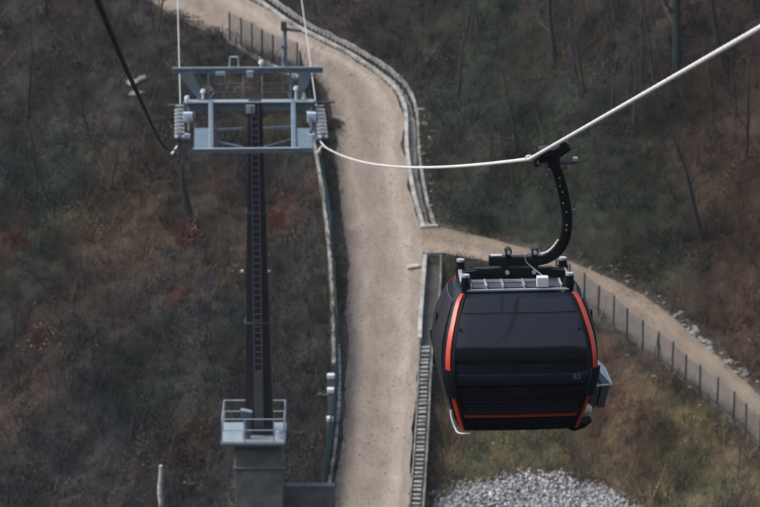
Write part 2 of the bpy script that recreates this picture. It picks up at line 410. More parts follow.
def np_mesh(name, V, Fa, mats, tint=None, smooth=False):
    me = bpy.data.meshes.new(name); k = Fa.shape[1]
    me.vertices.add(len(V)); me.vertices.foreach_set('co', V.astype(np.float32).ravel())
    me.loops.add(Fa.size); me.loops.foreach_set('vertex_index', Fa.astype(np.int32).ravel())
    me.polygons.add(len(Fa)); me.polygons.foreach_set('loop_start', np.arange(0, Fa.size, k, dtype=np.int32))
    try: me.polygons.foreach_set('loop_total', np.full(len(Fa), k, dtype=np.int32))
    except Exception: pass
    if smooth: me.polygons.foreach_set('use_smooth', np.ones(len(Fa), bool))
    if tint is not None:
        at = me.attributes.new('tint', 'FLOAT_COLOR', 'POINT')
        at.data.foreach_set('color', np.hstack([tint, np.ones((len(tint), 1))]).astype(np.float32).ravel())
    for m in mats: me.materials.append(m)
    me.update(calc_edges=True)
    o = bpy.data.objects.new(name, me); COL.objects.link(o); return o
GCOL = ground_tint(V[:, 0], V[:, 1])
tag(np_mesh('hillside_ground', V, Fq, [M['ground']], smooth=True, tint=GCOL), kind='structure')

def strip(name, A, B, mt, dz, nc=10, jag=.30):
    n = len(A); vs = []; uv = []
    s = np.linspace(0, n*.35, n)
    ja = (fbm(s*.37, s*0+3.3, 5))*jag; jb = (fbm(s*.41, s*0+31.4, 5))*jag
    for i in range(n):
        w = np.linalg.norm(B[i]-A[i])+1e-6
        for k in range(nc+1):
            t = k/nc; tt = t*(1+jb[i]/w)+(1-t)*(ja[i]/w)
            p = A[i]*(1-tt)+B[i]*tt; vs.append((p[0], p[1], float(plane_z(p[1]))+dz)); uv.append((t, i/n))
    me = bpy.data.meshes.new(name)
    fs = [(i*(nc+1)+k, i*(nc+1)+k+1, (i+1)*(nc+1)+k+1, (i+1)*(nc+1)+k) for i in range(n-1) for k in range(nc)]
    me.from_pydata(vs, [], fs); ul = me.uv_layers.new(name='lane')
    for l in me.loops: ul.data[l.index].uv = uv[l.vertex_index]
    me.materials.append(mt); me.update()
    bm = bmesh.new(); bm.from_mesh(me); bmesh.ops.recalc_face_normals(bm, faces=bm.faces)
    if sum(f.normal.z for f in bm.faces) < 0: bmesh.ops.reverse_faces(bm, faces=bm.faces)
    bm.to_mesh(me); bm.free()
    o = bpy.data.objects.new(name, me); COL.objects.link(o); return o
tag(strip('service_road', rl, rr, M['road'], .012), kind='structure')
tag(strip('side_track', tl, tr, M['track'], .004), kind='structure')

# ------------------------------------------------------------------ drains and kerbs
def wall_along(mb, pts, w, top, bot, jit=0.0, m=0, gap=None):
    pts = np.asarray(pts); n = len(pts); vs = []; fs = []
    t = np.gradient(pts, axis=0); t /= np.linalg.norm(t, axis=1)[:, None]; nrm = np.stack([-t[:, 1], t[:, 0]], 1)
    for i in range(n):
        z = float(plane_z(pts[i][1])); j = random.uniform(-jit, jit); j2 = random.uniform(-jit, jit)
        for sgn, zz in ((-1, bot), (-1, top+j), (1, top+j2), (1, bot)):
            p = pts[i]+nrm[i]*sgn*(w/2+random.uniform(-jit, jit)*.5); vs.append((p[0], p[1], z+zz))
    for i in range(n-1):
        for k in range(3): fs.append((i*4+k, i*4+k+1, i*4+k+5, i*4+k+4))
    fs.append((0, 1, 2, 3)); fs.append(((n-1)*4+3, (n-1)*4+2, (n-1)*4+1, (n-1)*4))
    mb.add(vs, fs, m)
def bed(mb, A, B, z, m=0):
    vs = []; n = len(A)
    for i in range(n):
        for k in range(4):
            p = A[i]*(1-k/3)+B[i]*k/3; vs.append((p[0], p[1], float(plane_z(p[1]))+z+random.uniform(-.02, .02)))
    mb.add(vs, [(i*4+k, i*4+k+1, (i+1)*4+k+1, (i+1)*4+k) for i in range(n-1) for k in range(3)], m)
c0 = CH_A[60]
dr1 = empty('drainage_channel', (c0[0], c0[1], float(plane_z(c0[1]))), 'long open concrete drainage channel curving along the uphill edge of the road', 'drain')
b = MB(); wall_along(b, CH_A, .20, .10, -.5, .008); b.build('kerb', M['concrete_pale'], dr1)
b = MB(); wall_along(b, CH_B, .13, .02, -.5, .05); b.build('back_wall', M['concrete_bed'], dr1)
b = MB(); bed(b, CH_A, CH_B, -.36); b.build('channel_bed', M['concrete_bed'], dr1)
b = MB(); a_, b_ = CH_A[-1], CH_B[-1]
b.beam((a_[0]-.15, a_[1]-.1, float(plane_z(a_[1]))-.1), (b_[0]+.15, b_[1]-.1, float(plane_z(b_[1]))-.1), .28, .4); b.build('end_wall', M['concrete_pale'], dr1, bevel=.02)

c0 = LD_A[20]
dr2 = empty('roadside_ditch', (c0[0], c0[1], float(plane_z(c0[1]))), 'lower stepped roadside ditch with pale cross slabs beside the gravel road', 'drain')
b = MB(); wall_along(b, LD_A[:22], .20, .10, -.55, .01); b.build('kerb', M['concrete_pale'], dr2)
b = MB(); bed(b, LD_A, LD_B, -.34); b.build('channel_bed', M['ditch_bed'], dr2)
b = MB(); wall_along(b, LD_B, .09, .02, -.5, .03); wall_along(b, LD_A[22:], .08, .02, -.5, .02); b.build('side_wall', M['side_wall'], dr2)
b = MB(); b.beam((LD_A[0][0]-.1, LD_A[0][1]+.12, float(plane_z(LD_A[0][1]))+.0), (LD_B[0][0]+.1, LD_B[0][1]+.12, float(plane_z(LD_B[0][1]))+.0), .22, .30); b.build('head_wall', M['concrete_bed'], dr2, bevel=.02)
S1 = resample(LD_A[23:], 59); S2 = resample(LD_B[23:], 59)
slab_mb = None
for i in range(0, 59):
    a_, b_ = S1[i], S2[i]; d_ = (b_-a_); a2 = a_+d_*.17; b2 = b_-d_*.24
    z = float(plane_z(a_[1]))-.03+random.uniform(-.02, .02)
    b = MB(); b.beam((a2[0], a2[1]+random.uniform(-.02, .02), z), (b2[0], b2[1]+random.uniform(-.03, .03), z+random.uniform(-.02, .02)), .155*random.uniform(.8, 1.1), .08)
    b.build('cross_slab', M['slab'], dr2)
p = ground(414, 270)
sl = MB(); sl.beam((p.x-.38, p.y, float(plane_z(p.y))+.06), (p.x+.26, p.y+.25, float(plane_z(p.y))+.12), .45, .10)
tag(sl.build('stone_slab', M['slab'], None, bevel=.02), 'small white slab lying on the road edge beside the ditch head wall', 'slab')

# pale coping along the left fence
cop = resample(PL([(299, 74), (306, 100), (313, 136), (319, 170), (324, 205), (329, 250), (332, 300), (333.5, 350), (333.5, 366)]), 72)
b = MB(); wall_along(b, cop, .17, .16, -.6, .012)
tag(b.build('road_kerb', M['concrete_pale'], None), 'pale weathered concrete kerb running beneath the green fence on the left of the road', 'kerb')

cop3 = resample(PL([(338.5, 345), (339.5, 385), (338, 420), (334, 455), (328, 492), (320, 540)]), 50)
b = MB(); wall_along(b, cop3, .15, .10, -.5, .02)
tag(b.build('road_kerb', M['slab'], None), 'thin weathered kerb line between the green fence and the lower part of the road', 'kerb')
cop2 = resample(PL([(228, 42), (236, 45.5), (250, 54), (262, 61), (276, 68), (290, 73), (298, 79)]), 40)
b = MB(); wall_along(b, cop2, .26, .10, -.5, .05)
tag(b.build('fence_footing', M['concrete_pale'], None), 'rough pale concrete footing under the tall wire fence behind the pylon head', 'kerb')

# ------------------------------------------------------------------ fences
def copy_obj(o, parent=None, loc=None, label=None):
    c = o.copy(); COL.objects.link(c)
    if parent is not None: c.parent = parent
    if loc is not None: c.location = loc
    if label: c['label'] = label
    return c
def fence(name, label, base_pts, h, post_mat, wire_mat, pitch=.075, wr=.0035, pr=.028, lean=0.0, rails=(0.03, .97)):
    base = [Vector(p) for p in base_pts]
    o = empty(name, base[len(base)//2], label, 'fence')
    loc0 = Vector(o.location); first = None; tops = []
    for i, p in enumerate(base):
        tops.append(p + Vector((random.uniform(-.05, .05), random.uniform(-.05, .05), h*random.uniform(.97, 1.03))))
        b = MB(); b.tube([p-Vector((0, 0, .35)), tops[-1]], pr, 8); b.build('post', post_mat, o)
    b = MB()
    for i in range(len(base)-1):
        a, c, a2, c2 = base[i], base[i+1], tops[i], tops[i+1]
        L = (c-a).length; n = max(2, int(L/pitch)); nh = int(h/pitch)
        up = lambda s, t: (a.lerp(c, s)).lerp(a2.lerp(c2, s), t)
        for k in range(-nh, n):           # chain-link: two crossing diagonals
            for sgn in (0, 1):
                s0, s1 = k/n, (k+nh)/n; t0, t1 = 0., 1.
                if s0 < 0: t0 = -s0/(s1-s0); s0 = 0
                if s1 > 1: t1 = t0+(1-t0)*(1-s0)/(s1-s0) if s1 > s0 else 1; s1 = 1
                if sgn: p0, p1 = up(s0, t0), up(s1, t1)
                else: p0, p1 = up(1-s0, t0), up(1-s1, t1)
                b.tube([p0, p1], wr, 3, cap=False)
        for t in rails: b.tube([up(0, t), up(1, t)], .008, 4, cap=False)
    b.build('wire_mesh', wire_mat, o)
    return o
def on_plane(px, py):
    x, y = P(px, py); return Vector((x, y, gz(x, y)))
fp = [(556, 285), (570, 293), (584.6, 301), (598, 314), (613.5, 325), (627, 338), (643, 350), (658, 360), (672, 372), (686, 384), (700, 395), (717, 407), (733.5, 421), (746, 435), (760, 447), (775, 461), (792, 478)]
f1 = fence('wire_fence', 'sagging grey chain link fence on dark posts along the lower edge of the dirt track', [on_plane(*p) for p in fp], 1.50, M['post'], M['wire'], .07, .0052, .046)
b = MB(); pb = on_plane(655, 360); pt = on_plane(658, 360)+Vector((0, 0, 1.3)); b.tube([pb+Vector((-.1, -.2, -.1)), pt], .025, 6); b.tube([on_plane(662, 361)+Vector((0, -.2, -.1)), pt], .025, 6)
b.build('brace', M['post'], f1)
fp = [(230, 43), (241.5, 48), (252.5, 54), (262, 60), (273.5, 65), (284, 69), (297, 74)]
fence('tall_wire_fence', 'short run of tall dark posted wire fence behind the pylon head', [on_plane(*p) for p in fp], 1.75, M['post'], M['wire'], .058, .0055, .046)
fp = [(300, 76), (305, 96), (310, 116), (315, 140), (319.5, 165), (324, 190), (327.5, 215), (331, 240), (333, 265), (335, 290), (336.5, 315), (337, 340), (337.5, 365), (337, 390), (335, 415), (332, 440), (328.5, 465), (324, 490), (320, 515), (314, 545)]
fence('green_fence', 'dark green mesh fence running down the left side of the road', [on_plane(*p) for p in fp], 1.45, M['greenwire'], M['greenwire'], .06, .015, .045)

# ------------------------------------------------------------------ ropes
def cam3(x, h, d): return Vector((x, d*CP + h*SP, CZ - d*SP + h*CP))
def px3(px, py, d): return at_depth(px, py, d)
WYG = 58.46                                        # gondola centre plane
K = U(530, 159, WYG)
TR = U(319, 139, 176.6)                            # right rope where it leaves the sheaves
TRn = U(325, 147, 174.5)
near_dir = (px3(760, 28, 37) - K)
pts = [K + near_dir*t for t in np.linspace(2.45, 0, 50)]
sag = .42
pts2 = []
for t in np.linspace(0, 1, 50)[1:]:
    p = K.lerp(TRn, t); p.z -= 4*sag*t*(1-t); pts2.append(p)
def stranded(pts, r, step=.055, n=18, lay=.42):
    A = np.array([tuple(p) for p in pts]); L = np.r_[0, np.cumsum(np.linalg.norm(np.diff(A, axis=0), axis=1))]
    u = np.arange(0, L[-1], step); Q = np.stack([np.interp(u, L, A[:, k]) for k in range(3)], 1)
    T = np.gradient(Q, axis=0); T /= np.linalg.norm(T, axis=1)[:, None]
    X_ = np.cross(T, (0, 0, 1)); X_ /= np.linalg.norm(X_, axis=1)[:, None]; Y_ = np.cross(X_, T)
    th = np.linspace(0, 2*np.pi, n, endpoint=False)[None, :]; rr_ = r*(1+.13*np.cos(6*(th-2*np.pi*u[:, None]/lay/1.0)))
    V_ = Q[:, None, :]+X_[:, None, :]*(np.cos(th)*rr_)[..., None]+Y_[:, None, :]*(np.sin(th)*rr_)[..., None]
    m_ = MB(); m_.v = [tuple(v) for v in V_.reshape(-1, 3)]; N_ = len(u)
    m_.f = [(i*n+k, i*n+(k+1) % n, (i+1)*n+(k+1) % n, (i+1)*n+k) for i in range(N_-1) for k in range(n)]; m_.mi = [0]*len(m_.f)
    return m_
b = stranded(pts+pts2+[TR+Vector((-.05, .3, -.05))], .0262)
tag(b.build('haul_rope', M['rope'], None, smooth=True), 'bright pale steel rope carrying the cabin from the pylon to the upper right', 'rope', None)
lp = [cam3(-.35, 1.75, -12), cam3(-.75, 1.78, 0), cam3(-2.07, 1.88, 31), cam3(-3.09, 2.07, 54), cam3(-5.22, 2.60, 103), cam3(-7.0, 3.55, 146), cam3(-8.66, 4.62, 183)]
lpr = resample([tuple(p) for p in lp], 120)
b = MB(); b.tube([Vector(p) for p in lpr], .027, 10)
tag(b.build('haul_rope', M['rope_dark'], None, smooth=True), 'dark rope sweeping down from the upper left edge to the left sheaves', 'rope')
def far_rope(px0, py0, px1, label):
    a = U(px0, py0, 178.6); d0 = 184.5
    mid = px3(px1, 0, 209)
    dirv = (mid-a); q = [a.lerp(mid, t) for t in np.linspace(0, 1, 12)]
    for k in range(1, 14): q.append(q[-1] + dirv.normalized()*8 + Vector((0, 0, .32*k)))
    b = MB(); b.tube(q, .024, 8)
    tag(b.build('haul_rope', M['rope_far'], None, smooth=True), label, 'rope')
far_rope(180.5, 112, 177.6, 'thin pale rope rising straight up from the left sheaves beyond the pylon')
far_rope(317, 112, 301.6, 'thin pale rope rising beyond the right sheaves past the top fence')

# ------------------------------------------------------------------ pylon
WY = 178.4
pyl = empty('lift_pylon', (U(259.5, 436, WY).x, WY, gz(U(259.5, 436, WY).x, WY)), 'tall dark steel lift pylon with blue grey cross arm standing on a concrete pier', 'pylon')
DK = U(259.5, 432, WY).z
topc = U(255, 100, WY); botc = U(259.5, 432, WY)
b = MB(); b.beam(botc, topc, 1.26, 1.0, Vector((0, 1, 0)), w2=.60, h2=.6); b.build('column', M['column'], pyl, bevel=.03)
# ladder on camera side of the column
def col_pt(t, dx=0., dy=0.):
    c = botc.lerp(topc, t); hy = (1.0*(1-t)+.6*t)/2
    return Vector((c.x+dx, c.y-hy+dy, c.z))
b = MB()
for s in (-1, 1): b.beam(col_pt(.195, s*.17, -.16), col_pt(.99, s*.15, -.16), .035, .05)
nr = int((topc.z-botc.z)*.8/.29)
for i in range(nr):
    t = .2+.78*i/nr; b.tube([col_pt(t, -.16, -.16), col_pt(t, .16, -.16)], .018, 6)
for i in range(7):
    t = .2+.78*i/7
    for s in (-1, 1): b.beam(col_pt(t, s*.16, -.16), col_pt(t, s*.16, .02), .03, .03)
b.build('ladder', M['ladder'], pyl)
b = MB(); b.beam(col_pt(.03, 0, -.10), col_pt(.195, 0, -.10), .40, .14, Vector((0, 1, 0))); b.build('ladder_cover', M['ladder'], pyl, bevel=.01)
# small white bolts on column
b = MB()
for px in (242, 269): b.box(U(px, 271, WY-.4), (.10, .10, .10))
b.build('marker_lamp', M['white'], pyl, bevel=.02)

# crossarm (main beam)
b = MB(); b.beam(U(184, 106, WY), U(314, 105.5, WY), .42, .36, Vector((0, 0, 1))); b.build('cross_arm', M['galv'], pyl, bevel=.015)
b = MB(); b.beam(U(184, 101.5, WY-.1), U(314, 100.8, WY-.1), .5, .05); b.build('cross_arm_flange', M['galv_pale'], pyl)
b = MB(); b.tube([U(168, 105.5, WY+.3), U(206, 104, WY+.3)], .055, 8); b.tube([U(292, 102.5, WY+.3), U(335, 102, WY+.3)], .055, 8); b.build('rope_catcher_bar', M['galv_dark'], pyl)
b = MB()
for (x0, x1) in ((207, 243), (264, 294)):
    pass
b.add([U(233, 111, WY-.22), U(277, 111, WY-.22), U(264, 118, WY-.22), U(246, 118, WY-.22), U(233, 111, WY+.22), U(277, 111, WY+.22), U(264, 118, WY+.22), U(246, 118, WY+.22)],
      [(3, 2, 1, 0), (4, 5, 6, 7), (0, 1, 5, 4), (1, 2, 6, 5), (2, 3, 7, 6), (3, 0, 4, 7)])
b.build('gusset', M['galv_dark'], pyl)
b = MB(); b.box(U(250.5, 109, WY-.34), (.38, .16, .36)); b.build('equipment_box', M['galv_pale'], pyl, bevel=.02)
# top lifting beam and its uprights
b = MB(); b.beam(U(173, 71, WY+.2), U(323, 70, WY+.2), .22, .20); b.beam(U(173, 69, WY+.2), U(323, 68, WY+.2), .30, .05)
b.build('lifting_beam', [M['galv']], pyl, bevel=.008)
b = MB()
b.beam(U(173, 68, WY+.1), U(323, 67, WY+.1), .10, .04)
b.build('lifting_beam_flange', M['galv_pale'], pyl)
for px in (208.5, 290.5):
    b = MB(); b.beam(U(px, 101, WY+.1), U(px, 72, WY+.1), .11, .11, Vector((0, 1, 0))); b.build('upright', M['galv'], pyl)
for (xa, xb) in ((186, 203), (306, 298)):
    b = MB(); b.beam(U(xb, 101, WY+.1), U(xa, 73, WY+.1), .10, .22, Vector((1, 0, 0)), w2=.10, h2=.55); b.build('brace_plate', M['galv_dark'] if 0 else M['galv'], pyl)
b = MB()
for py in (84, 93): 
    b.beam(U(214, py, WY+1.4), U(242, py, WY+1.4), .07, .06); b.beam(U(262, py, WY+1.4), U(288, py, WY+1.4), .07, .06)
b.beam(U(214, 93, WY+1.4), U(209, 101, WY+.2), .06, .06); b.beam(U(288, 93, WY+1.4), U(291, 101, WY+.2), .06, .06)
for px in (243, 262): b.beam(U(px, 76, WY+1.4), U(px, 101, WY+.2), .05, .05)
b.build('rear_rail', M['galv_dark'], pyl)
# box hoops and caps on the top beam
b = MB(); a1, a2, a3, a4 = U(229.5, 67, WY+.2), U(230, 57, WY+.2), U(238, 57, WY+.2), U(238.5, 67, WY+.2)
b.tube([a1, a2], .04, 6); b.tube([a2, a3], .04, 6); b.tube([a3, a4], .04, 6)
b.build('lifting_eye', M['galv_pale'], pyl)
b = MB(); b.box(U(250, 74, WY+.0), (.30, .2, .28)); b.box(U(220.5, 73.5, WY+.05), (.42, .14, .16)); b.build('mount_box', M['galv_pale'], pyl, bevel=.02)
for (px, py, dy, base) in ((261, 62, .2, 68), (203, 91, -.1, 99), (187, 97.5, -.2, 104), (296, 88, -.1, 99)):
    b = MB(); b.tube([U(px, base, WY+dy), U(px, py, WY+dy)], .05, 8); b.tube([U(px, py+1.5, WY+dy), U(px, py-1.5, WY+dy)], .11, 10, radii=[.12, .09])
    b.build('lamp_cap', M['white'], pyl, smooth=True)
b = MB(); b.tube([U(304, 99, WY-.1), U(304, 93, WY-.1)], .09, 8, radii=[.12, .05]); b.build('yellow_cap', M['hiviz'], pyl, smooth=True)
# instrument mast
mast = MB(); mast.tube([U(284.5, 67, WY+.2), U(284.8, 23, WY+.2)], .075, 8, radii=[.12, .08]); mo = mast.build('instrument_mast', mat('blue_grey_mast_paint', (.17, .21, .29), .5, .2, .15, 4.), pyl, smooth=True)
b = MB(); b.box(U(283.5, 26, WY+.1), (.22, .2, .40)); b.beam(U(286, 29, WY+.15), U(301, 31, WY-.1), .14, .12); b.beam(U(283, 62, WY+.1), U(287, 45, WY+.1), .05, .05); b.box(U(282.5, 47, WY+.05), (.1, .1, .12))
b.build('sensor_arm', M['ladder'], mo, bevel=.02)
# catwalk frames reaching toward the camera below the cross arm
YF = WY-3.0
b = MB()
b.beam(U(211, 101, WY-.25), U(211.5, 151, YF), .16, .14); b.beam(U(293.5, 101, WY-.25), U(294, 151, YF), .16, .14)
b.beam(U(193, 151, YF), U(313, 150, YF), .14, .20)
b.build('catwalk_frame', M['galv'], pyl, bevel=.01)
b = MB(); b.beam(U(193, 149, YF-.02), U(300, 148, YF-.02), .16, .05); b.beam(U(209, 101, WY-.2), U(209.5, 150, YF), .04, .05); b.beam(U(291.5, 101, WY-.2), U(292, 150, YF), .04, .05)
b.build('catwalk_handrail', M['galv_pale'], pyl)
b = MB(); b.beam(U(213, 130, WY-1.6), U(243, 128.5, WY-1.6), .09, .09); b.beam(U(263, 128.5, WY-1.6), U(291, 127, WY-1.6), .09, .09)
b.beam(U(213, 141, WY-1.9), U(243, 147, WY-2.6), .07, .07); b.beam(U(291, 140, WY-1.9), U(264, 147, WY-2.6), .07, .07)
b.build('catwalk_brace', M['galv'], pyl)
for (x0, x1) in ((194.5, 210), (296, 312.5)):
    b = MB(); y_ = YF+.05
    top = [U(x0, 128, WY-1.7), U(x1, 128, WY-1.7)]; bot = [U(x0, 152, YF+.02), U(x1, 152, YF+.02)]
    dn = Vector((0, .02, -.06)); b.add([bot[0], bot[1], top[1], top[0]]+[v+dn for v in (bot[0], bot[1], top[1], top[0])],
        [(0, 1, 2, 3), (7, 6, 5, 4), (0, 4, 5, 1), (1, 5, 6, 2), (2, 6, 7, 3), (3, 7, 4, 0)])
    b.build('walkway_plate', M['galv'], pyl)
    b = MB(); xm = x0 if x0 < 250 else x1
    for px in (x0, x1): b.beam(U(px, 112, WY-.3), U(px, 152, YF+.02), .06, .08)
    b.build('walkway_side', M['galv_dark'], pyl)
# sheave trains
def sheaves(cx, sgn):
    t = MB(); a = U(cx+sgn*(-5), 108, WY+.3); c = U(cx+sgn*(-3), 142, YF+.6)
    t.beam(a, c, .12, .24); t.beam(U(cx-sgn*9, 106, WY), U(cx-sgn*9, 134, YF+1.0), .10, .30)
    tr_ = t.build('sheave_train', M['galv_dark'], pyl, bevel=.01)
    b = MB(); b.box(U(cx-sgn*8.5, 117, WY-.9), (.40, .35, .40)); b.box(U(cx-sgn*8, 136, WY-2.0), (.24, .2, .22)); b.build('sensor_box', M['bluegrey'], tr_, bevel=.03)
    n = 8
    for i in range(n):
        f = i/(n-1)
        ctr = U(cx + sgn*(f*3.0 if sgn > 0 else 0), 111+f*26, WY+.1-f*2.3)
        b = MB(); b.disc(ctr, (1, 0, 0), .22, .11, 18); 
        w = b.build('sheave', M['galv_dark'], tr_, smooth=True)
        b = MB(); b.disc(ctr, (1, 0, 0), .08, .42, 10); b.box(ctr+Vector((0, 0, .23)), (.34, .10, .05))
        b.build('axle', M['alu'], w)
    # rope catcher at the low end
    b = MB(); e = U(cx+sgn*2, 143, YF+.4); b.tube([e, e+Vector((-sgn*.05, -.3, -.5))], .07, 8); b.build('rope_catcher', M['black'], tr_)
    b = MB(); e2 = e+Vector((-.12, -.1, -.32)); b.tube([e2+Vector((.14, 0, .22)), e2+Vector((-.12, -.1, -.12))], .055, 6); b.build('catcher_tip', M['white'], tr_)
sheaves(179.5, -1); sheaves(320, 1)
# service platform at the foot
b = MB(); dy0 = 1.45
def dk(x, y, z=0): return Vector((botc.x + x, WY + y, DK + z))
xl, xr = U(221, 436, WY-dy0).x-botc.x, U(285, 436, WY-dy0).x-botc.x
b = MB(); b.box(dk((xl+xr)/2, 0, -.06), (xr-xl, 2*dy0, .12)); b.build('platform', M['galv_pale'], pyl, bevel=.01)
b = MB(); b.box(dk((xl+xr)/2, 0, -.17), (xr-xl-.1, 2*dy0-.1, .11)); b.build('platform_frame', M['galv'], pyl)
b = MB(); cs = [(xl+.04, -dy0+.04), (xl+.04, dy0-.04), (xr-.04, dy0-.04), (xr-.04, -dy0+.04)]
for (x, y) in cs + [(-.62, -dy0+.04), (.66, -dy0+.04), (xl+.04, 0), (xr-.04, 0)]: b.beam(dk(x, y), dk(x, y, 1.02), .05, .05, Vector((0, 1, 0)))
for zz in (.52, 1.02):
    for i in range(4): b.tube([dk(*cs[i], zz), dk(*cs[(i+1) % 4], zz)], .026, 6)
b.build('guard_rail', M['galv_pale'], pyl)
b = MB()
for x in (-.70, .82): b.box(dk(x, -.95, .10), (.24, .30, .55), taper=(.7, .7))
b.build('anchor_bracket', M['white'], pyl, bevel=.02)
b = MB(); b.tube([dk(-.50, -.95, 0), dk(-.50, -.95, .9)], .14, 10); b.box(dk(-.52, -1.0, 1.12), (.48, .3, .30), Matrix.Rotation(R(8), 3, 'Y')); b.build('control_cabinet', mat('blue_control_box', (.06, .10, .15), .5, .1, .2, 4.), pyl, bevel=.03)
b = MB(); b.beam(dk(-.53, -1.02, 1.29)+Vector((-.24, 0, .05)), dk(-.53, -1.02, 1.27)+Vector((.24, 0, -.03)), .34, .05); b.build('cabinet_lid', M['galv_pale'], pyl)
# concrete pier
gzt = min(gz(botc.x, WY), gz(botc.x-1.2, WY-1.2), gz(botc.x+1.2, WY-1.2))
b = MB(); x0, x1 = U(235, 450, WY-1.0).x, U(271, 450, WY-1.0).x
pxm = (x0+x1)/2+.25
b.box(Vector((pxm, WY, (DK-.24+gzt-.8)/2)), (x1-x0+.5, 2.0, DK-.24-gzt+.8)); b.box(Vector((pxm, WY, DK-1.35)), (x1-x0+.62, 2.12, .10))
b.build('pier', M['concrete'], pyl, bevel=.04)
b = MB(); b.tube([col_pt(.03, .42, -.05), col_pt(.5, .31, -.05), col_pt(.97, .22, -.05)], .03, 6); b.build('power_cable', M['black'], pyl)
for t_ in (.34, .67):
    b = MB(); c_ = botc.lerp(topc, t_); ww = 1.26*(1-t_)+.60*t_; b.box(c_, (ww+.10, 1.0*(1-t_)+.6*t_+.06, .10)); b.build('column_flange', M['galv_dark'], pyl, bevel=.01)
b = MB(); b.box(Vector((pxm+1.7, WY+.6, DK-4.7)), (3.2, .5, 4.2)); b.build('wing_wall', M['concrete'], pyl, bevel=.04)

# ------------------------------------------------------------------ gondola
YAW = -R(2.6)
gx = U(513.5, 400, WYG).x
def solve_floor():
    # floor front edge should show at y=429
    wy = WYG-.86; return U(519, 429.5, wy).z
GZ0 = solve_floor()
gon = empty('cable_car', (gx, WYG, GZ0), 'closed dark glazed cable car cabin with orange trim hanging from the pale rope', 'cable car', None, R(4.0))
prof_z = np.array([0, .2, .4, .6, .8, 1.0, 1.2, 1.4, 1.6, 1.75, 1.84, 1.90])
prof_w = np.array([.83, .895, .955, 1.01, 1.055, 1.075, 1.065, 1.03, .97, .915, .87, .82])
prof_l = np.array([.86, .95, 1.02, 1.07, 1.10, 1.085, 1.03, .94, .80, .66, .565, .49])
def W(z): return float(np.interp(z, prof_z, prof_w))
from numpy import interp
def smoothp(z, arr):   # cubic through profile
    z = min(max(z, 0), 1.9); i = int(np.searchsorted(prof_z, z)-1); i = min(max(i, 0), len(prof_z)-2)
    def tan(k):
        a, b_ = max(k-1, 0), min(k+1, len(prof_z)-1); return (arr[b_]-arr[a])/(prof_z[b_]-prof_z[a])
    h = prof_z[i+1]-prof_z[i]; t = (z-prof_z[i])/h; m0, m1 = tan(i)*h, tan(i+1)*h
    return (2*t**3-3*t*t+1)*arr[i]+(t**3-2*t*t+t)*m0+(-2*t**3+3*t*t)*arr[i+1]+(t**3-t*t)*m1
def sec(u, z, off=0.0):
    """u in [0,4): 0..1 front (left to right), 1..2 right side, 2..3 back, 3..4 left; rounded-corner section"""
    w = smoothp(z, prof_w)+off; l = smoothp(z, prof_l)+off
    u = u % 4; side = int(u); t = u-side
    corners = [(-1, -1), (1, -1), (1, 1), (-1, 1)]
    a = Vector(corners[side]); c = Vector(corners[(side+1) % 4]); p = a.lerp(c, t)
    # bulge each face a little and round the corners with a superellipse
    ang = math.atan2(p.y, p.x); n = 11.0
    ca, sa = math.cos(ang), math.sin(ang); r = (abs(ca)**n+abs(sa)**n)**(-1/n)
    bulge = 1+(.035 if side in (0, 2) else .06)*math.cos(2*(t-.5)*math.pi/2)
    q = Vector((r*ca*w, r*sa*l, z))
    if side in (0, 2): q.y *= bulge
    else: q.x *= bulge
    return q
def patch(mb, u0, u1, z0, z1, off, nu=24, nz=16, th=.03, m=0):
    """curved slab following the cabin surface"""
    vs = []; 
    for o in (off, off-th):
        for j in range(nz+1):
            for i in range(nu+1):
                a = u0+(u1-u0)*i/nu if not callable(u0) else None
                z = z0+(z1-z0)*j/nz
                vs.append(sec(u0+(u1-u0)*i/nu, z, o))
    n1 = nu+1; N = n1*(nz+1); fs = []
    for j in range(nz):
        for i in range(nu):
            q = j*n1+i; fs.append((q, q+1, q+1+n1, q+n1)); fs.append((N+q+n1, N+q+1+n1, N+q+1, N+q))
    for i in range(nu):
        fs.append((i+1, i, N+i, N+i+1)); q = nz*n1+i; fs.append((q, q+1, N+q+1, N+q))
    for j in range(nz):
        q = j*n1; fs.append((q, q+n1, N+q+n1, N+q)); q = j*n1+nu; fs.append((q+n1, q, N+q, N+q+n1))
    mb.add(vs, fs, m)
# inner body shell, closed
b = MB(); nu, nz = 96, 40; vs = [sec(4*i/nu, 1.9*j/nz, 0) for j in range(nz+1) for i in range(nu)]
fs = [(j*nu+i, j*nu+(i+1) % nu, (j+1)*nu+(i+1) % nu, (j+1)*nu+i) for j in range(nz) for i in range(nu)]
fs.append(tuple(range(nu-1, -1, -1))); fs.append(tuple(nz*nu+i for i in range(nu)))
b.add(vs, fs); body = b.build('body', M['shell'], gon, smooth=True, local=True)
G = dict(parent=gon, local=True)
cab = lambda name, mt, **k: None
# front glazing: narrow vent row, main windscreen, lower pane
b = MB(); patch(b, .075, .36, 1.69, 1.86, .012); patch(b, .385, .925, 1.69, 1.86, .012); b.build('vent_window', M['glass'], smooth=True, **G)
b = MB(); patch(b, .055, .945, 1.10, 1.665, .014, nz=24); b.build('windscreen', M['glass'], smooth=True, **G)
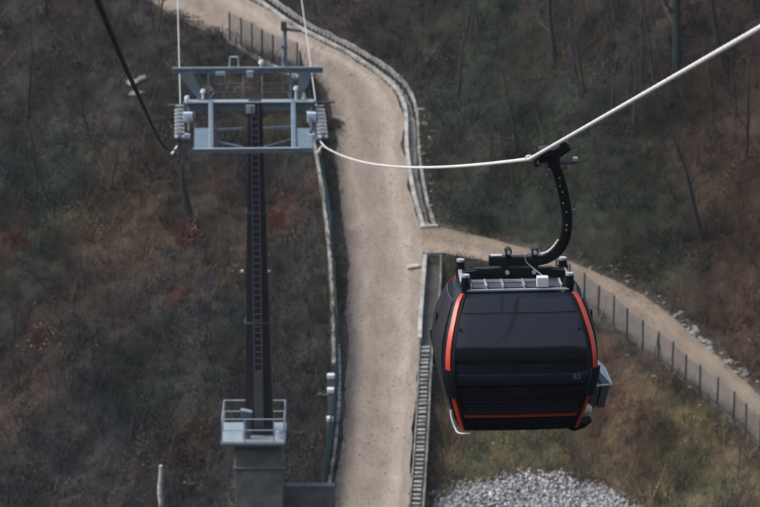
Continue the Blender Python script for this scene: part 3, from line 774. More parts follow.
# lower moulded front: band with facets
def facet(u0, u1, prof, mb, nu=24, back=.0):
    n1 = nu+1; vs = []; k = len(prof)
    for (z, o) in prof:
        for i in range(n1): vs.append(sec(u0+(u1-u0)*i/nu, z, o))
    fs = [(j*n1+i, j*n1+i+1, (j+1)*n1+i+1, (j+1)*n1+i) for j in range(k-1) for i in range(nu)]
    mb.add(vs, [f[::-1] for f in fs] if prof[0][0] > prof[-1][0] else fs)
b = MB(); facet(.05, .95, [(1.085, -.02), (1.08, .015), (1.0, -.012), (.97, -.012), (.955, -.02)], b); b.build('lower_window', M['glass'], smooth=True, **G)
b = MB(); facet(.06, .94, [(.955, -.02), (.94, -.006), (.76, .034), (.745, .03), (.73, .0)], b); b.build('moulded_band', M['shell_low'], smooth=True, **G)
b = MB(); facet(.06, .94, [(.73, -.005), (.72, .03), (.53, .012), (.52, -.02)], b); b.build('lower_glazing', M['glass'], smooth=True, **G)
b = MB(); facet(.07, .93, [(.515, -.02), (.505, .015), (.47, .022), (.455, .0), (.44, .004), (.30, .052), (.295, .0)], b); b.build('lower_panel', M['shell_low'], smooth=True, **G)
b = MB(); patch(b, .075, .925, .235, .285, .035, nz=2); b.build('orange_stripe', M['orange'], smooth=True, **G)
b = MB()
for k in range(6): patch(b, .09, .91, .02+.034*k, .038+.034*k, .02, nz=1)
b.build('grille', M['shell_low'], smooth=False, **G)
b = MB()
for z, us in ((1.50, (.085, .915)), (.37, (.085,))):
    for u in us:
        c = sec(u, z, .03); b.disc(c, (0, -1, .5 if z > 1 else 0), .026, .03, 12)
b.build('bolt_head', M['black'], **G)
# side glazing and doors
for name, s0 in (('side_window', 3), ('door', 1)):
    b = MB(); patch(b, s0+.13, s0+.49, .62, 1.80, .012); patch(b, s0+.51, s0+.87, .62, 1.80, .012)
    w = b.build(name if name == 'door' else 'side_window', M['glass2'] if name == 'door' else M['sidepan'], smooth=True, **G)
    b = MB(); patch(b, s0+.10, s0+.90, .12, .58, .016); b.build('side_panel', M['sidepan'], smooth=True, **G)
    b = MB(); c0_, c1_ = sec(s0+.5, .75, .04), sec(s0+.5, 1.5, .04)
    b.tube([c0_, c1_], .012, 6); b.build('door_seam', M['black'], **G)
b = MB(); patch(b, 2.07, 2.93, .62, 1.82, .014); b.build('rear_window', M['glass'], smooth=True, **G)
# orange corner pillars, four corners, upper and lower lengths
def pillar(u0, u1, z0, z1): 
    b = MB(); patch(b, u0, u1, z0, z1, .030, nu=8, nz=30, th=.04); return b
for (u0, u1) in ((3.974, 4.024), (.984, 1.033), (1.97, 2.03), (2.97, 3.03)):
    pillar(u0, u1, .93, 1.90).build('corner_pillar', M['orange'], smooth=True, **G)
    pillar(u0, u1, .0, .60).build('corner_pillar', M['orange'], smooth=True, **G)
    b = MB(); patch(b, u0-.035, u1+.045 if u0 > 3.5 else u1+.035, .54, .955, .055, nu=8, nz=12, th=.07); b.build('corner_bumper', M['rubber'], smooth=True, bevel=.0, **G)
# slim black gasket beside the pillars
b = MB()
for (u0, u1) in ((.038, .062), (.938, .972)): patch(b, u0, u1, .0, 1.89, .022, nu=3, nz=30)
b.build('gasket', M['rubber'], smooth=True, **G)
# roof
b = MB(); n = 24
def roof_pt(u, f):
    p = sec(u, 1.9, 0); return Vector((p.x*f, p.y*f, 1.9+.035*(1-f)))
b.add([roof_pt(4*i/96, 1.0) for i in range(96)]+[roof_pt(4*i/96, .86) for i in range(96)],
      [(i, (i+1) % 96, 96+(i+1) % 96, 96+i) for i in range(96)]+[tuple(96+i for i in range(96))])
b.build('roof', M['shell'], smooth=True, **G)
b = MB()
b.box((0, -.455, 1.94), (1.46, .05, .028)); b.box((0, .455, 1.955), (1.46, .05, .05))
b.build('roof_rail', M['galv_pale'], bevel=.006, **G)
b = MB()
b.box((-.05, -.25, 1.945), (1.30, .26, .02)); b.build('roof_tread', M['galv_dark'], **G)
b = MB()
for x in (-.66, -.44, -.20, .10, .62): b.box((x, -.27, 1.98), (.022, .36, .05))
b.box((-.12, -.13, 1.985), (1.0, .02, .03)); b.build('roof_rib', M['alu'], **G)
# slanting bright corner straps between front and rear posts
for s in (-1, 1):
    b = MB(); b.beam((s*.765, -.43, 1.95), (s*.745, .43, 2.0), .055, .07); b.build('side_strap', M['alu'], bevel=.01, **G)
for sx in (-1, 1):
    for sy in (-1, 1):
        b = MB(); x, y = sx*.735, sy*.42
        b.tube([(x, y, 1.90), (x, y, 2.13)], .05, 12, radii=[.062, .062]); b.tube([(x, y, 1.98), (x, y, 2.06)], .075, 12)
        po = b.build('corner_post', M['black'], smooth=True, **G)
        b = MB(); b.tube([(x, y, 2.131), (x, y, 2.165)], .055, 12); b.build('post_cap', M['alu'], po, smooth=True, local=True)
# arched black yoke across the roof
b = MB()
for y in (.06, .16):
    vs = []; n = 24
    for i in range(n+1):
        x = -.73+1.46*i/n; a = 1-(x/.73)**2
        for z in (1.97, 2.07+.055*a):
            for dy in (-.02, .02): vs.append((x, y+dy, z))
    fs = []
    for i in range(n):
        q = i*4; fs += [(q, q+4, q+6, q+2), (q+1, q+3, q+7, q+5), (q+2, q+6, q+7, q+3), (q, q+1, q+5, q+4)]
    fs += [(0, 2, 3, 1), (n*4, n*4+1, n*4+3, n*4+2)]
    b.add(vs, fs)
b.box((0, .11, 2.10), (1.1, .09, .03))
yoke = b.build('roof_yoke', M['black'], **G)
b = MB()
for x in (-.10, .28): b.disc((x, .025, 2.06), (0, 1, 0), .03, .03, 10)
b.build('yoke_bolt', M['alu'], yoke, local=True)
b = MB(); b.box((.355, -.40, 2.04), (.165, .13, .145)); b.build('junction_box', M['white'], bevel=.012, **G)
# hanger
Mi = wm(gon).inverted()
def GL(px, py, dy=0.0):      # picture point at the cabin's centre plane, in cabin coordinates
    return Mi @ U(px, py, WYG+.1+dy)
hb = [GL(489, 260.5), GL(515, 260.3), GL(540, 259.8), GL(552, 255), GL(560.5, 246.5), GL(565.5, 235), GL(567, 220), GL(565.5, 205), GL(562.5, 190), GL(558.5, 175), GL(554, 163)]
hp = resample([tuple(p) for p in hb], 60)
b = MB(); n = len(hp); vs = []; fs = []
for i in range(n):
    p = Vector(hp[i]); t = (Vector(hp[min(i+1, n-1)])-Vector(hp[max(i-1, 0)])).normalized(); side = t.cross(Vector((0, 1, 0))).normalized()
    hw = .072 if i > 22 else .068; hd = .055
    for a, c in ((-.8, -1), (.8, -1), (1, -.8), (1, .8), (.8, 1), (-.8, 1), (-1, .8), (-1, -.8)): vs.append(p+side*a*hw+Vector((0, 1, 0))*c*hd)
for i in range(n-1):
    for k in range(8): fs.append((i*8+k, i*8+(k+1) % 8, (i+1)*8+(k+1) % 8, (i+1)*8+k))
fs += [tuple(range(7, -1, -1)), tuple((n-1)*8+k for k in range(8))]
b.add(vs, fs); han = b.build('hanger_arm', M['black'], smooth=True, **G)
H = dict(parent=han, local=True)
b = MB(); 
for (pxa) in (508, 534.5):
    c = GL(pxa, 252.5); b.box(c+Vector((0, 0, -.05)), (.10, .16, .12), taper=(.6, .8)); b.disc(c+Vector((0, -.03, .03)), (0, 1, 0), .05, .16, 14)
b.beam(GL(505, 265), GL(505, 276), .10, .12); b.beam(GL(534, 265), GL(534, 276), .10, .12)
b.build('damper_clamp', M['black'], smooth=False, bevel=.006, **H)
b = MB()
for (pxa) in (508, 534.5): c = GL(pxa, 252.5)+Vector((0, -.11, .03)); b.disc(c, (0, 1, 0), .030, .05, 12)
b.build('clamp_bolt', M['alu'], **H)
b = MB(); b.box(GL(496, 255.2), (.16, .11, .012)); b.build('end_plate', M['alu'], **H)
# pale tube standing in for the sky highlight on the hanger's inner curve
b = MB(); st = [GL(541, 254.2, -.05), GL(548, 251.5, -.05), GL(554, 246, -.05), GL(558.5, 239.5, -.05)]; b.tube([Vector(p) for p in resample([tuple(p) for p in st], 14)], .016, 8); b.build('curve_highlight', M['alu'], smooth=True, **H)
b = MB()
for (px, py) in ((563.2, 203), (566.4, 212), (566.6, 225), (566.2, 230), (560.0, 186), (562.5, 192), (559.6, 178)): b.disc(GL(px, py, -.06), (0, 1, 0), .011, .03, 8)
b.build('rivet', M['alu'], **H)
b = MB(); b.tube([GL(566, 212), GL(573, 211)], .014, 6); b.box(GL(574, 211), (.06, .05, .05)); b.tube([GL(568.5, 197), GL(569, 211)], .012, 6); b.tube([GL(574, 210), GL(579, 203)], .008, 6)
b.build('antenna_bracket', M['galv'], **H)
# control cable looping down to the junction box
cb = [GL(541, 256, -.08), GL(530, 253.5, -.1), GL(525.5, 256, -.12), GL(526.5, 262, -.14), GL(533, 268, -.2), GL(543, 276, -.35)]
b = MB(); b.tube([Vector(p) for p in resample([tuple(p) for p in cb], 30)], .010, 6); b.build('cable', M['galv'], smooth=True, **H)
# grip head
b = MB()
b.beam(GL(549, 158), GL(568, 144), .20, .15, Vector((0, 0, 1))); b.beam(GL(553, 166), GL(551, 154), .15, .15, Vector((0, 1, 0)))
b.beam(GL(536, 160), GL(552, 157), .14, .10); b.box(GL(545, 151), (.20, .30, .10)); b.box(GL(536.5, 162), (.07, .12, .12)); b.beam(GL(560, 150), GL(566, 141), .22, .12)
grip = b.build('grip', M['black'], bevel=.012, **H)
b = MB(); b.tube([GL(556, 163), GL(575, 162.5)], .028, 8); b.tube([GL(575, 162.5), GL(575, 159)], .032, 8); b.beam(GL(549, 161), GL(560, 160), .06, .04); b.build('lever', M['galv_dark'], grip, local=True)
b = MB(); b.box(GL(575.3, 159), (.07, .08, .05)); b.box(GL(541, 149.5), (.07, .07, .03)); b.tube([GL(567, 140.5), GL(562, 143.5)], .022, 8); b.box(GL(538, 161), (.04, .14, .06)); b.build('bright_fitting', M['alu'], grip, bevel=.008, local=True)
b = MB(); b.tube([GL(550, 171.5), GL(558, 163.5)], .008, 6); b.tube([GL(558, 180.5), GL(561, 180.5)], .006, 6); b.build('linkage_rod', M['galv'], grip, local=True)
b = MB(); arc = []
Kl = Mi @ K
for k in range(11):
    a = R(-60+240*k/10); arc.append(Kl+Vector((-.02+.048*math.cos(a), -.06, .02+.048*math.sin(a))))
b.tube(arc, .013, 8); b.build('rope_guide', M['alu'], grip, smooth=True, local=True)
# ski rack on the right side
rk = MB()
o_ = sec(1.5, .72, .03)
def RK(x, y, z): return (x, y, z)
x0 = 1.10; rt = .80
top = [(1.12, -.40, .77), (1.36, -.40, .50), (1.36, .40, .50), (1.12, .40, .77)]
for i in range(4): rk.tube([top[i], top[(i+1) % 4]], .016, 6)
for k in range(1, 7):
    y = -.40+.8*k/7; rk.tube([(1.12, y, .53), (1.12, y, .77)], .010, 6); rk.tube([(1.12, y, .77), (1.36, y, .50)], .014, 6)
rk.tube([(1.10, -.40, .48), (1.36, -.40, .50)], .016, 6); rk.tube([(1.24, -.4, .64), (1.24, .4, .64)], .012, 6)
rack = rk.build('ski_rack', M['white'], smooth=True, **G)
b = MB()
for (xa, xb) in ((1.10, 1.20), (1.225, 1.335)):
    b.add([(xa, -.40, .48), (xb, -.40, .48), (xb-.07, -.38, .15), (xa-.07, -.38, .15), (xa, .40, .48), (xb, .40, .48), (xb-.07, .38, .15), (xa-.07, .38, .15)],
          [(0, 1, 2, 3), (7, 6, 5, 4), (0, 4, 5, 1), (1, 5, 6, 2), (2, 6, 7, 3), (3, 7, 4, 0)])
b.build('rack_panel', M['rackgrey'], rack, bevel=.008, local=True)
b = MB(); b.tube([(.84, -.62, .17), (.90, -.60, .185), (1.01, -.56, .19), (1.045, -.55, .18)], .07, 12, radii=[.05, .085, .08, .05]); b.build('buffer_pad', M['beige'], smooth=True, **G)
b = MB(); b.tube([(.68, -.74, .02), (.78, -.72, .0), (.92, -.66, .02), (1.03, -.6, .05)], .08, 12, radii=[.05, .085, .08, .05]); b.build('door_sill', M['rubber'], smooth=True, **G)
b = MB(); cv = [(-.96, -.66, .25), (-.945, -.69, .13), (-.90, -.74, .0), (-.85, -.80, -.055), (-.70, -.84, -.05)]
b.tube([Vector(p) for p in resample(cv, 20)], .015, 8); b.build('guide_bar', M['white'], smooth=True, **G)
b = MB(); b.box((0, 0, -.03), (1.3, 1.2, .06)); b.build('floor_pan', M['black'], bevel=.02, **G)
# cabin number
cu = bpy.data.curves.new('cabin_number', 'FONT'); cu.body = '83'; cu.size = .115; cu.extrude = .003; cu.align_x = 'CENTER'; cu.align_y = 'CENTER'
tmp = bpy.data.objects.new('cabin_number_curve', cu); COL.objects.link(tmp)
dg = bpy.context.evaluated_depsgraph_get(); me = bpy.data.meshes.new_from_object(tmp.evaluated_get(dg)); bpy.data.objects.remove(tmp)
me.materials.clear(); me.materials.append(M['numgrey'])
nm = bpy.data.objects.new('cabin_number', me); COL.objects.link(nm); nm.parent = gon
cpt = sec(.845, .86, .05); nrm_ = (sec(.89, .80, .07)-sec(.89, .90, .02))
nm.location = cpt + Vector((0, -.012, 0)); nm.rotation_euler = (math.atan2(-(nrm_.z), -(nrm_.y)) if 0 else R(72), 0, R(3))

# ------------------------------------------------------------------ roadside odds and ends
for (px, py, hh, w, lab) in ((332.5, 394, .78, .30, 'short white topped cabinet highest up beside the green fence'), (333, 413, 1.0, .34, 'tallest white topped grey cabinet beside the green fence'), (331.5, 441, .95, .26, 'lowest white topped cabinet beside the green fence')):
    p = ground(px-1.5, py); o = empty('utility_cabinet', p, lab, 'cabinet', 'cabinets beside the green fence')
    b = MB(); b.box((0, 0, hh/2-.1), (w, .3, hh+.2)); b.build('cabinet_body', M['cabinet'], o, local=True, bevel=.015)
    b = MB(); b.box((0, 0, hh+.10), (w+.06, .38, .20)); b.build('cabinet_top', M['white'], o, local=True, bevel=.03)
p = ground(337.5, 383); b = MB(); b.tube([p-Vector((0, 0, .1)), p+Vector((0, 0, .8))], .05, 8); b.tube([p+Vector((0, 0, .55)), p+Vector((0, 0, .82))], .075, 8)
tag(b.build('marker_stake', M['blue'], None), 'small blue marker stake on the road edge by the green fence', 'stake')
p = ground(161, 512); b = MB(); q = [p+Vector((math.sin(k*1.1)*.03, 0, k*.32-.3)) for k in range(9)]
b.tube(q, .1, 10, radii=[.15, .14, .13, .125, .13, .12, .11, .10, .085]); w_ = b.build('wooden_post', M['palewood'], None, smooth=True)
tag(w_, 'pale peeled wooden post standing in dark scrub at the bottom left', 'post')
for (px, py, lab) in ((189, 489, 'larger faded green plastic sheet in scrub near the pale post'), (323, 401, 'small green plastic sheet in the scrub left of the cabinets')):
    p = ground(px, py); b = MB(); vs = []
    for j in range(4):
        for i in range(7): vs.append((p.x-.28+.09*i, p.y-.14+.09*j, p.z+.30+random.uniform(-.03, .05)+.04*math.sin(i)))
    b.add(vs, [(j*7+i, j*7+i+1, (j+1)*7+i+1, (j+1)*7+i) for j in range(3) for i in range(6)])
    b.add([(v[0], v[1], v[2]-.02) for v in vs], [(j*7+i, (j+1)*7+i, (j+1)*7+i+1, j*7+i+1) for j in range(3) for i in range(6)])
    tag(b.build('plastic_sheet', M['greenlitter'], None), lab, 'litter')

# ------------------------------------------------------------------ rocks
def rock_geo(seed, sub=1):
    bm = bmesh.new(); bmesh.ops.create_cube(bm, size=1.5)
    rnd = random.Random(seed)
    for v in bm.verts: v.co = Vector([c*rnd.uniform(.45, 1.15) for c in v.co])
    bmesh.ops.convex_hull(bm, input=bm.verts)
    bmesh.ops.triangulate(bm, faces=bm.faces); bm.verts.ensure_lookup_table(); bm.verts.index_update()
    vs = np.array([v.co[:] for v in bm.verts]); fs = np.array([[v.index for v in f.verts] for f in bm.faces]); bm.free()
    return vs, fs
ROCKS = [rock_geo(i, 1) for i in range(6)]
def rot_rand(): 
    a = RNG.normal(size=4); a /= np.linalg.norm(a); w, x, y, z = a
    return np.array([[1-2*(y*y+z*z), 2*(x*y-w*z), 2*(x*z+w*y)], [2*(x*y+w*z), 1-2*(x*x+z*z), 2*(y*z-w*x)], [2*(x*z-w*y), 2*(y*z+w*x), 1-2*(x*x+y*y)]])
# riprap fan: uncountable stones
xs = RNG.uniform(GRAVP[:, 0].min()-1, GRAVP[:, 0].max()+1, 26000); ys = RNG.uniform(GRAVP[:, 1].min()-1, GRAVP[:, 1].max()+1, 26000)
dd = sdist(xs, ys, GRAVP)+.5*fbm(xs*1.1, ys*1.1, 3); keep = (dd < RNG.random(26000)**3*.9); xs, ys = xs[keep][:15000], ys[keep][:15000]
zs = height(xs, ys); VV = []; FF = []; n0 = 0
for x, y, z in zip(xs, ys, zs):
    v, f = ROCKS[random.randrange(6)]; s = random.uniform(.032, .085)*(1.6 if random.random() < .10 else 1)
    p = (v*np.array([s*random.uniform(1., 2.1), s, s*random.uniform(.4, .8)])) @ rot_rand().T + (x, y, z+random.uniform(-.02, .08))
    VV.append(p); FF.append(f+n0); n0 += len(v)
tag(np_mesh('broken_stone', np.vstack(VV), np.vstack(FF), [M['riprap']]), 'spread of broken whitish stone at the bottom edge below the cabin', 'stones', kind='stuff')
xs = RNG.uniform(-16, 14, 60000); ys = RNG.uniform(172, 250, 60000); dd = sdist(xs, ys, ROADP); d2 = sdist(xs, ys, TRKP)
kk = (np.minimum(dd, d2) < .1) & (RNG.random(60000) < np.where(fbm(xs*.8, ys*.5, 3) > .05, .9, .35)); xs, ys = xs[kk][:9000], ys[kk][:9000]
VV = []; FF = []; n0 = 0
for x, y in zip(xs, ys):
    v, f = ROCKS[random.randrange(6)]; s_ = random.uniform(.012, .034)*(1.8 if random.random() < .04 else 1)
    p = (v*s_*np.array([1.2, 1, .6])) @ rot_rand().T + (x, y, float(plane_z(y))+.016+s_*.2); VV.append(p); FF.append(f+n0); n0 += len(v)
tag(np_mesh('loose_gravel', np.vstack(VV), np.vstack(FF), [M['gravel']]), 'small loose stones strewn over the road and track', 'gravel', kind='stuff')
# rocks along the uphill edge of the side track
rock_meshes = []
for i in range(5):
    bm = bmesh.new(); bmesh.ops.create_icosphere(bm, subdivisions=2, radius=1); rnd = random.Random(50+i)
    cuts = [(Vector((rnd.gauss(0, 1), rnd.gauss(0, 1), rnd.gauss(0, 1))).normalized(), rnd.uniform(.45, .8)) for _ in range(9)]
    for v in bm.verts:
        for (n_, d_) in cuts:
            k_ = v.co.dot(n_)
            if k_ > d_: v.co -= n_*(k_-d_)
        v.co *= rnd.uniform(.96, 1.04)
    me = bpy.data.meshes.new('boulder'); bm.to_mesh(me); bm.free(); me.materials.append(M['boulder']); rock_meshes.append(me)
def boulder(x, y, s, label, group):
    o = bpy.data.objects.new('boulder', rock_meshes[random.randrange(5)]); COL.objects.link(o)
    o.location = (x, y, gz(x, y)+s*.15); o.scale = (s*random.uniform(1., 1.9), s*random.uniform(.8, 1.1), s*random.uniform(.4, .75)); o.rotation_euler = (random.uniform(-.3, .3), random.uniform(-.3, .3), random.uniform(0, 6))
    tag(o, label, 'rock', group)
edge = [(590, 267), (620, 277), (650, 294), (672, 311), (690, 329), (712, 349), (735, 367), (760, 389)]
e_ = resample(PL(edge), 60)
for i in range(58):
    t = i/58; 
    if t < .45 and random.random() < .35: continue
    k = min(59, max(0, int(i+random.uniform(-1, 1)))); big = 1.35 if .55 < t < .95 else .85
    boulder(e_[k][0]+random.uniform(-.25, .25), e_[k][1]+random.uniform(-.15, .35), random.uniform(.08, .20)*big, 'pale rock lying along the uphill edge of the dirt track', 'rocks along the uphill edge of the track')
for (px, py) in ((132, 84), (136, 95), (141, 80)):
    q = ground(px, py); boulder(q.x, q.y, random.uniform(.22, .4), 'pale rock in the scrub left of the pylon head behind the dark rope', 'rocks left of the pylon head')
for k in range(16):
    q = on_plane(425+random.uniform(-5, 8), 110+k*7.4) ; boulder(q.x, q.y, random.uniform(.09, .2), 'pale rubble stone along the back of the drainage channel', 'rubble behind the drainage channel')
for (px, py) in ((432, 280), (436, 300), (431, 318), (433, 340), (438, 272), (430, 362)):
    q = on_plane(px, py); boulder(q.x, q.y, random.uniform(.10, .18), 'pale stone lying in the roadside ditch', 'stones in the roadside ditch')
for (px, py) in ((690, 388), (672, 380), (700, 404), (716, 420), (640, 362), (655, 372), (628, 350)):
    q = on_plane(px, py); boulder(q.x, q.y, random.uniform(.07, .14), 'small grey stone at the foot of the chain link fence', 'stones below the chain link fence')

# ------------------------------------------------------------------ undergrowth
def scatter(n, x0, x1, y0, y1, clear=.25):
    X = RNG.uniform(x0, x1, n); Y = RNG.uniform(y0, y1, n)
    d = np.minimum(np.minimum(sdist(X, Y, ROADP), sdist(X, Y, TRKP)), np.minimum(sdist(X, Y, CHP), sdist(X, Y, LDP)))
    k = (d > clear) & (sdist(X, Y, GRAVP) > .1)
    return X[k], Y[k], d[k]
TOT = []
def clumps(name, label, X, Y, ncard, size, rad, hgt, up=.6, seed=0, blade=False, kind='stuff', wts=None):
    n = len(X); Z = height(X, Y)
    w = weights(X, Y)**1.5 if wts is None else wts; cw = np.cumsum(w, 1); cw /= cw[:, -1:]
    ci = (RNG.random(n)[:, None] > cw).sum(1)
    col = PAL[ci]*region_gain(X, Y)[:, None]*RNG.uniform(.6, 1.4, (n, 1))*RNG.uniform(.93, 1.07, (n, 3))*np.clip(1+.9*fbm(X*.55+5, Y*.45+2, 3), .35, 1.9)[:, None]
    gr = col.mean(1)[:, None]; col = (gr*np.array([1.06, .98, .94])*.15+col*.85)*1.25
    R_ = rad*RNG.uniform(.5, 1.5, n)**1.3; Hh = hgt*RNG.uniform(.35, 1.5, n)**1.5
    N = n*ncard; idx = np.repeat(np.arange(n), ncard)
    th = RNG.uniform(0, 2*np.pi, N)
    if blade:      # stems radiating from the root
        lean = RNG.uniform(.05, 1.0, N); L = Hh[idx]*RNG.uniform(.5, 1.25, N)
        dx, dy, dz = np.cos(th)*lean, np.sin(th)*lean, np.ones(N)*1.0
        nn = np.sqrt(dx*dx+dy*dy+dz*dz); D = np.stack([dx/nn, dy/nn, dz/nn], 1)
        o = np.stack([X[idx]+RNG.normal(0, .12, N)*R_[idx], Y[idx]+RNG.normal(0, .12, N)*R_[idx], Z[idx]-.05], 1)
        side = np.cross(D, RNG.normal(size=(N, 3))); side /= np.linalg.norm(side, axis=1)[:, None]
        wd = size*RNG.uniform(.6, 1.4, N)[:, None]
        tip = o+D*L[:, None]+RNG.normal(0, .12, (N, 3))*L[:, None]
        Vv = np.stack([o-side*wd, o+side*wd, tip+side*wd*.25, tip-side*wd*.25], 1).reshape(-1, 3)
        c = col[idx]*RNG.uniform(.75, 1.25, (N, 1)); 
    else:          # leaf sized cards through a low dome
        rr_ = np.sqrt(RNG.random(N)); ph = RNG.random(N)
        ox = np.cos(th)*rr_*R_[idx]; oy = np.sin(th)*rr_*R_[idx]; oz = Hh[idx]*np.sqrt(np.clip(1-rr_**2, 0, 1))*ph**.6
        c0_ = np.stack([X[idx]+ox, Y[idx]+oy, Z[idx]+oz], 1)
        A = RNG.normal(size=(N, 3)); A /= np.linalg.norm(A, axis=1)[:, None]; B = np.cross(A, RNG.normal(size=(N, 3))); B /= np.linalg.norm(B, axis=1)[:, None]
        s = size*RNG.uniform(.5, 1.5, N)[:, None]
        Vv = np.stack([c0_-A*s, c0_-B*s*.55, c0_+A*s, c0_+B*s*.6], 1).reshape(-1, 3)
        c = col[idx]*RNG.uniform(.75, 1.25, (N, 1))
    Fv = np.arange(len(Vv)).reshape(-1, 4)
    o = np_mesh(name, Vv, Fv, [M['leaf']], tint=np.repeat(c, 4, 0)); TOT.append(len(Fv))
    return tag(o, label, 'undergrowth', kind=kind)
X, Y, d = scatter(14000, -34, 34, 172, 262, .35)
clumps('leafy_undergrowth', 'low tangle of dry brown and dull green leaves covering both hillsides', X, Y, 26, .045, .55, .50)
X, Y, d = scatter(15000, -34, 34, 172, 262, .5)
clumps('bare_brush', 'grey leafless brush stems standing all over the hillsides', X, Y, 16, .011, .9, 1.1, blade=True)
X, Y, d = scatter(60000, -30, 30, 172, 255, .02); k = (d < .8) | (RNG.random(len(d)) < .1); X, Y, d = X[k][:9000], Y[k][:9000], d[k][:9000]
wt = np.tile(np.array([.8, 1, .4, 1.0, .4, .3, .7, .8, 0.]), (len(X), 1))
clumps('verge_grass', 'dry grass and weeds fringing the road, track and drain edges', X, Y, 12, .010, .5, .30, blade=True, wts=wt)

X, Y, d = scatter(3800, -34, 34, 172, 262, 1.2); k = fbm(X*.3+77, Y*.3, 3) > -.02; X, Y = X[k], Y[k]
clumps('scrub_mounds', 'rounded mounds of bramble scrub merging over the hillsides', X, Y, 120, .055, .95, 1.05)

X, Y, d = scatter(30000, -30, 30, 172, 255, .12); k = (d < .8); X, Y, d = X[k][:1500], Y[k][:1500], d[k][:1500]
wt = np.tile(np.array([1.2, .8, 1.2, .8, .4, .6, .5, .3, 0.]), (len(X), 1))
clumps('verge_weeds', 'ragged weeds spilling over the road, track and drain edges', X, Y, 30, .035, .5, .35, wts=wt)

# individual larger shrubs one can tell apart
def shrub(px, py, rad, h, ci, label):
    g = ground(px, py); n = 1100
    th = RNG.uniform(0, 6.283, n); r_ = RNG.random(n)**.5*rad; lump = 1+.35*np.sin(th*3+px)+.2*np.sin(th*5)
    x = np.cos(th)*r_*lump; y = np.sin(th)*r_*lump; z = h*np.sqrt(np.clip(1-(r_/rad)**2, .02, 1))*RNG.random(n)**.5
    c0_ = np.stack([x, y, z], 1); A = RNG.normal(size=(n, 3)); A /= np.linalg.norm(A, axis=1)[:, None]; B = np.cross(A, RNG.normal(size=(n, 3))); B /= np.linalg.norm(B, axis=1)[:, None]
    s = .045*RNG.uniform(.5, 1.5, n)[:, None]; Vv = np.stack([c0_-A*s, c0_-B*s*.6, c0_+A*s, c0_+B*s*.6], 1).reshape(-1, 3)
    e = empty('shrub', g, label, 'shrub')
    c = PAL[ci]*RNG.uniform(.5, 1.4, (n, 1)); o = np_mesh('foliage', Vv, np.arange(len(Vv)).reshape(-1, 4), [M['leaf']], tint=np.repeat(c, 4, 0)); o.parent = e
    b = MB()
    for k in range(14):
        a = random.uniform(0, 6.28); l = random.uniform(.4, .95); b.tube([(0, 0, -.15), (math.cos(a)*rad*.35*l, math.sin(a)*rad*.35*l, h*.5*l), (math.cos(a)*rad*.8*l, math.sin(a)*rad*.8*l, h*.95*l)], .01, 4, radii=[.02, .014, .005], cap=False)
    b.build('stem', M['twig'], e, local=True)
shrub(186, 243, .5, .7, 8, 'rust red shrub at the foot of the dark leaning trunk')
shrub(276, 226, .7, .7, 8, 'rust orange shrub just right of the pylon column')
shrub(16, 243, .7, .6, 8, 'dull red shrub near the left edge of the picture')
shrub(186, 462, 1.0, .8, 4, 'reddish brown shrub between the pale post and the pylon pier')
shrub(602, 210, 1.6, 1.3, 5, 'dark green shrub on the right hillside beside the hanger arm')
shrub(642, 212, .9, .8, 5, 'small dark green shrub on the middle of the right hillside')
shrub(632, 272, 1.1, .8, 6, 'olive shrub just above the rocks of the dirt track')
shrub(45, 205, 1.7, 1.2, 5, 'broad dark green shrub on the left hillside')
shrub(214, 40, 1.0, .8, 0, 'grey brown shrub leaning over the road edge left of the tall fence')
shrub(178, 26, 1.1, .9, 0, 'grey brown shrub on the road edge between the left rope and the tall fence')
shrub(332, 128, .6, .5, 0, 'weedy shrub on the road edge just right of the right sheaves')
shrub(470, 222, 1.2, .9, 5, 'dark green shrub above the road junction')
shrub(655, 430, 1.3, 1.0, 4, 'brown shrub on the slope below the chain link fence')

# ------------------------------------------------------------------ bare trees
def bare_tree(px, py, h, r0, lean, seed, label, mt='bark', dense=1.0, name='bare_tree'):
    g = ground(px, py); rnd = random.Random(seed); e = empty(name, g, label, 'tree')
    n = 12; pts = []; x = y = 0.
    lx, ly = lean
    for i in range(n):
        t = i/(n-1); pts.append(Vector((lx*t*h+.12*math.sin(t*5+seed)*t*h*.25, ly*t*h+.1*math.cos(t*4+seed)*t*h*.2, -.4+t*(h+.4))))
    b = MB(); b.tube(pts, r0, 8, radii=[r0*(1.25 if i == 0 else 1)*(1-.8*i/(n-1)) for i in range(n)]); b.build('trunk', M[mt], e, smooth=True, local=True)
    c = MB()
    def branch(p, d, L, r, lv):
        q = [p]; dd = d.copy(); m_ = 4 if lv < 2 else 3
        for k in range(m_):
            dd = (dd+Vector((rnd.gauss(0, .22), rnd.gauss(0, .22), rnd.gauss(.08, .15)))).normalized(); q.append(q[-1]+dd*L/m_)
        c.tube(q, r, 5 if lv == 0 else 3, radii=[r*(1-.75*k/m_) for k in range(m_+1)], cap=False)
        if lv < 3:
            for k in range(int((4, 4, 3)[lv]*dense+.5)):
                j = rnd.randint(1, m_); nd = (dd*.6+Vector((rnd.gauss(0, .7), rnd.gauss(0, .7), rnd.gauss(.3, .4)))).normalized()
                branch(q[j], nd, L*rnd.uniform(.4, .65), r*.5, lv+1)
    for k in range(int(9*dense)):
        t = rnd.uniform(.28, .98); i = int(t*(n-1)); a = rnd.uniform(0, 6.28)
        branch(pts[i], Vector((math.cos(a), math.sin(a), rnd.uniform(.3, 1.1))).normalized(), h*rnd.uniform(.16, .34)*(1.15-t*.5), r0*.42*(1.1-t*.7), 0)
    b2 = c.build('crown', M['twig'], e, local=True)
    return e
bare_tree(677, 72, 9, .28, (.01, 0), 3, 'thick mossy tree trunk rising out of the top right of the picture', 'bark_moss')
bare_tree(727, 78, 8, .2, (-.22, .02), 4, 'dark leaning tree right of the thick mossy trunk', 'bark')
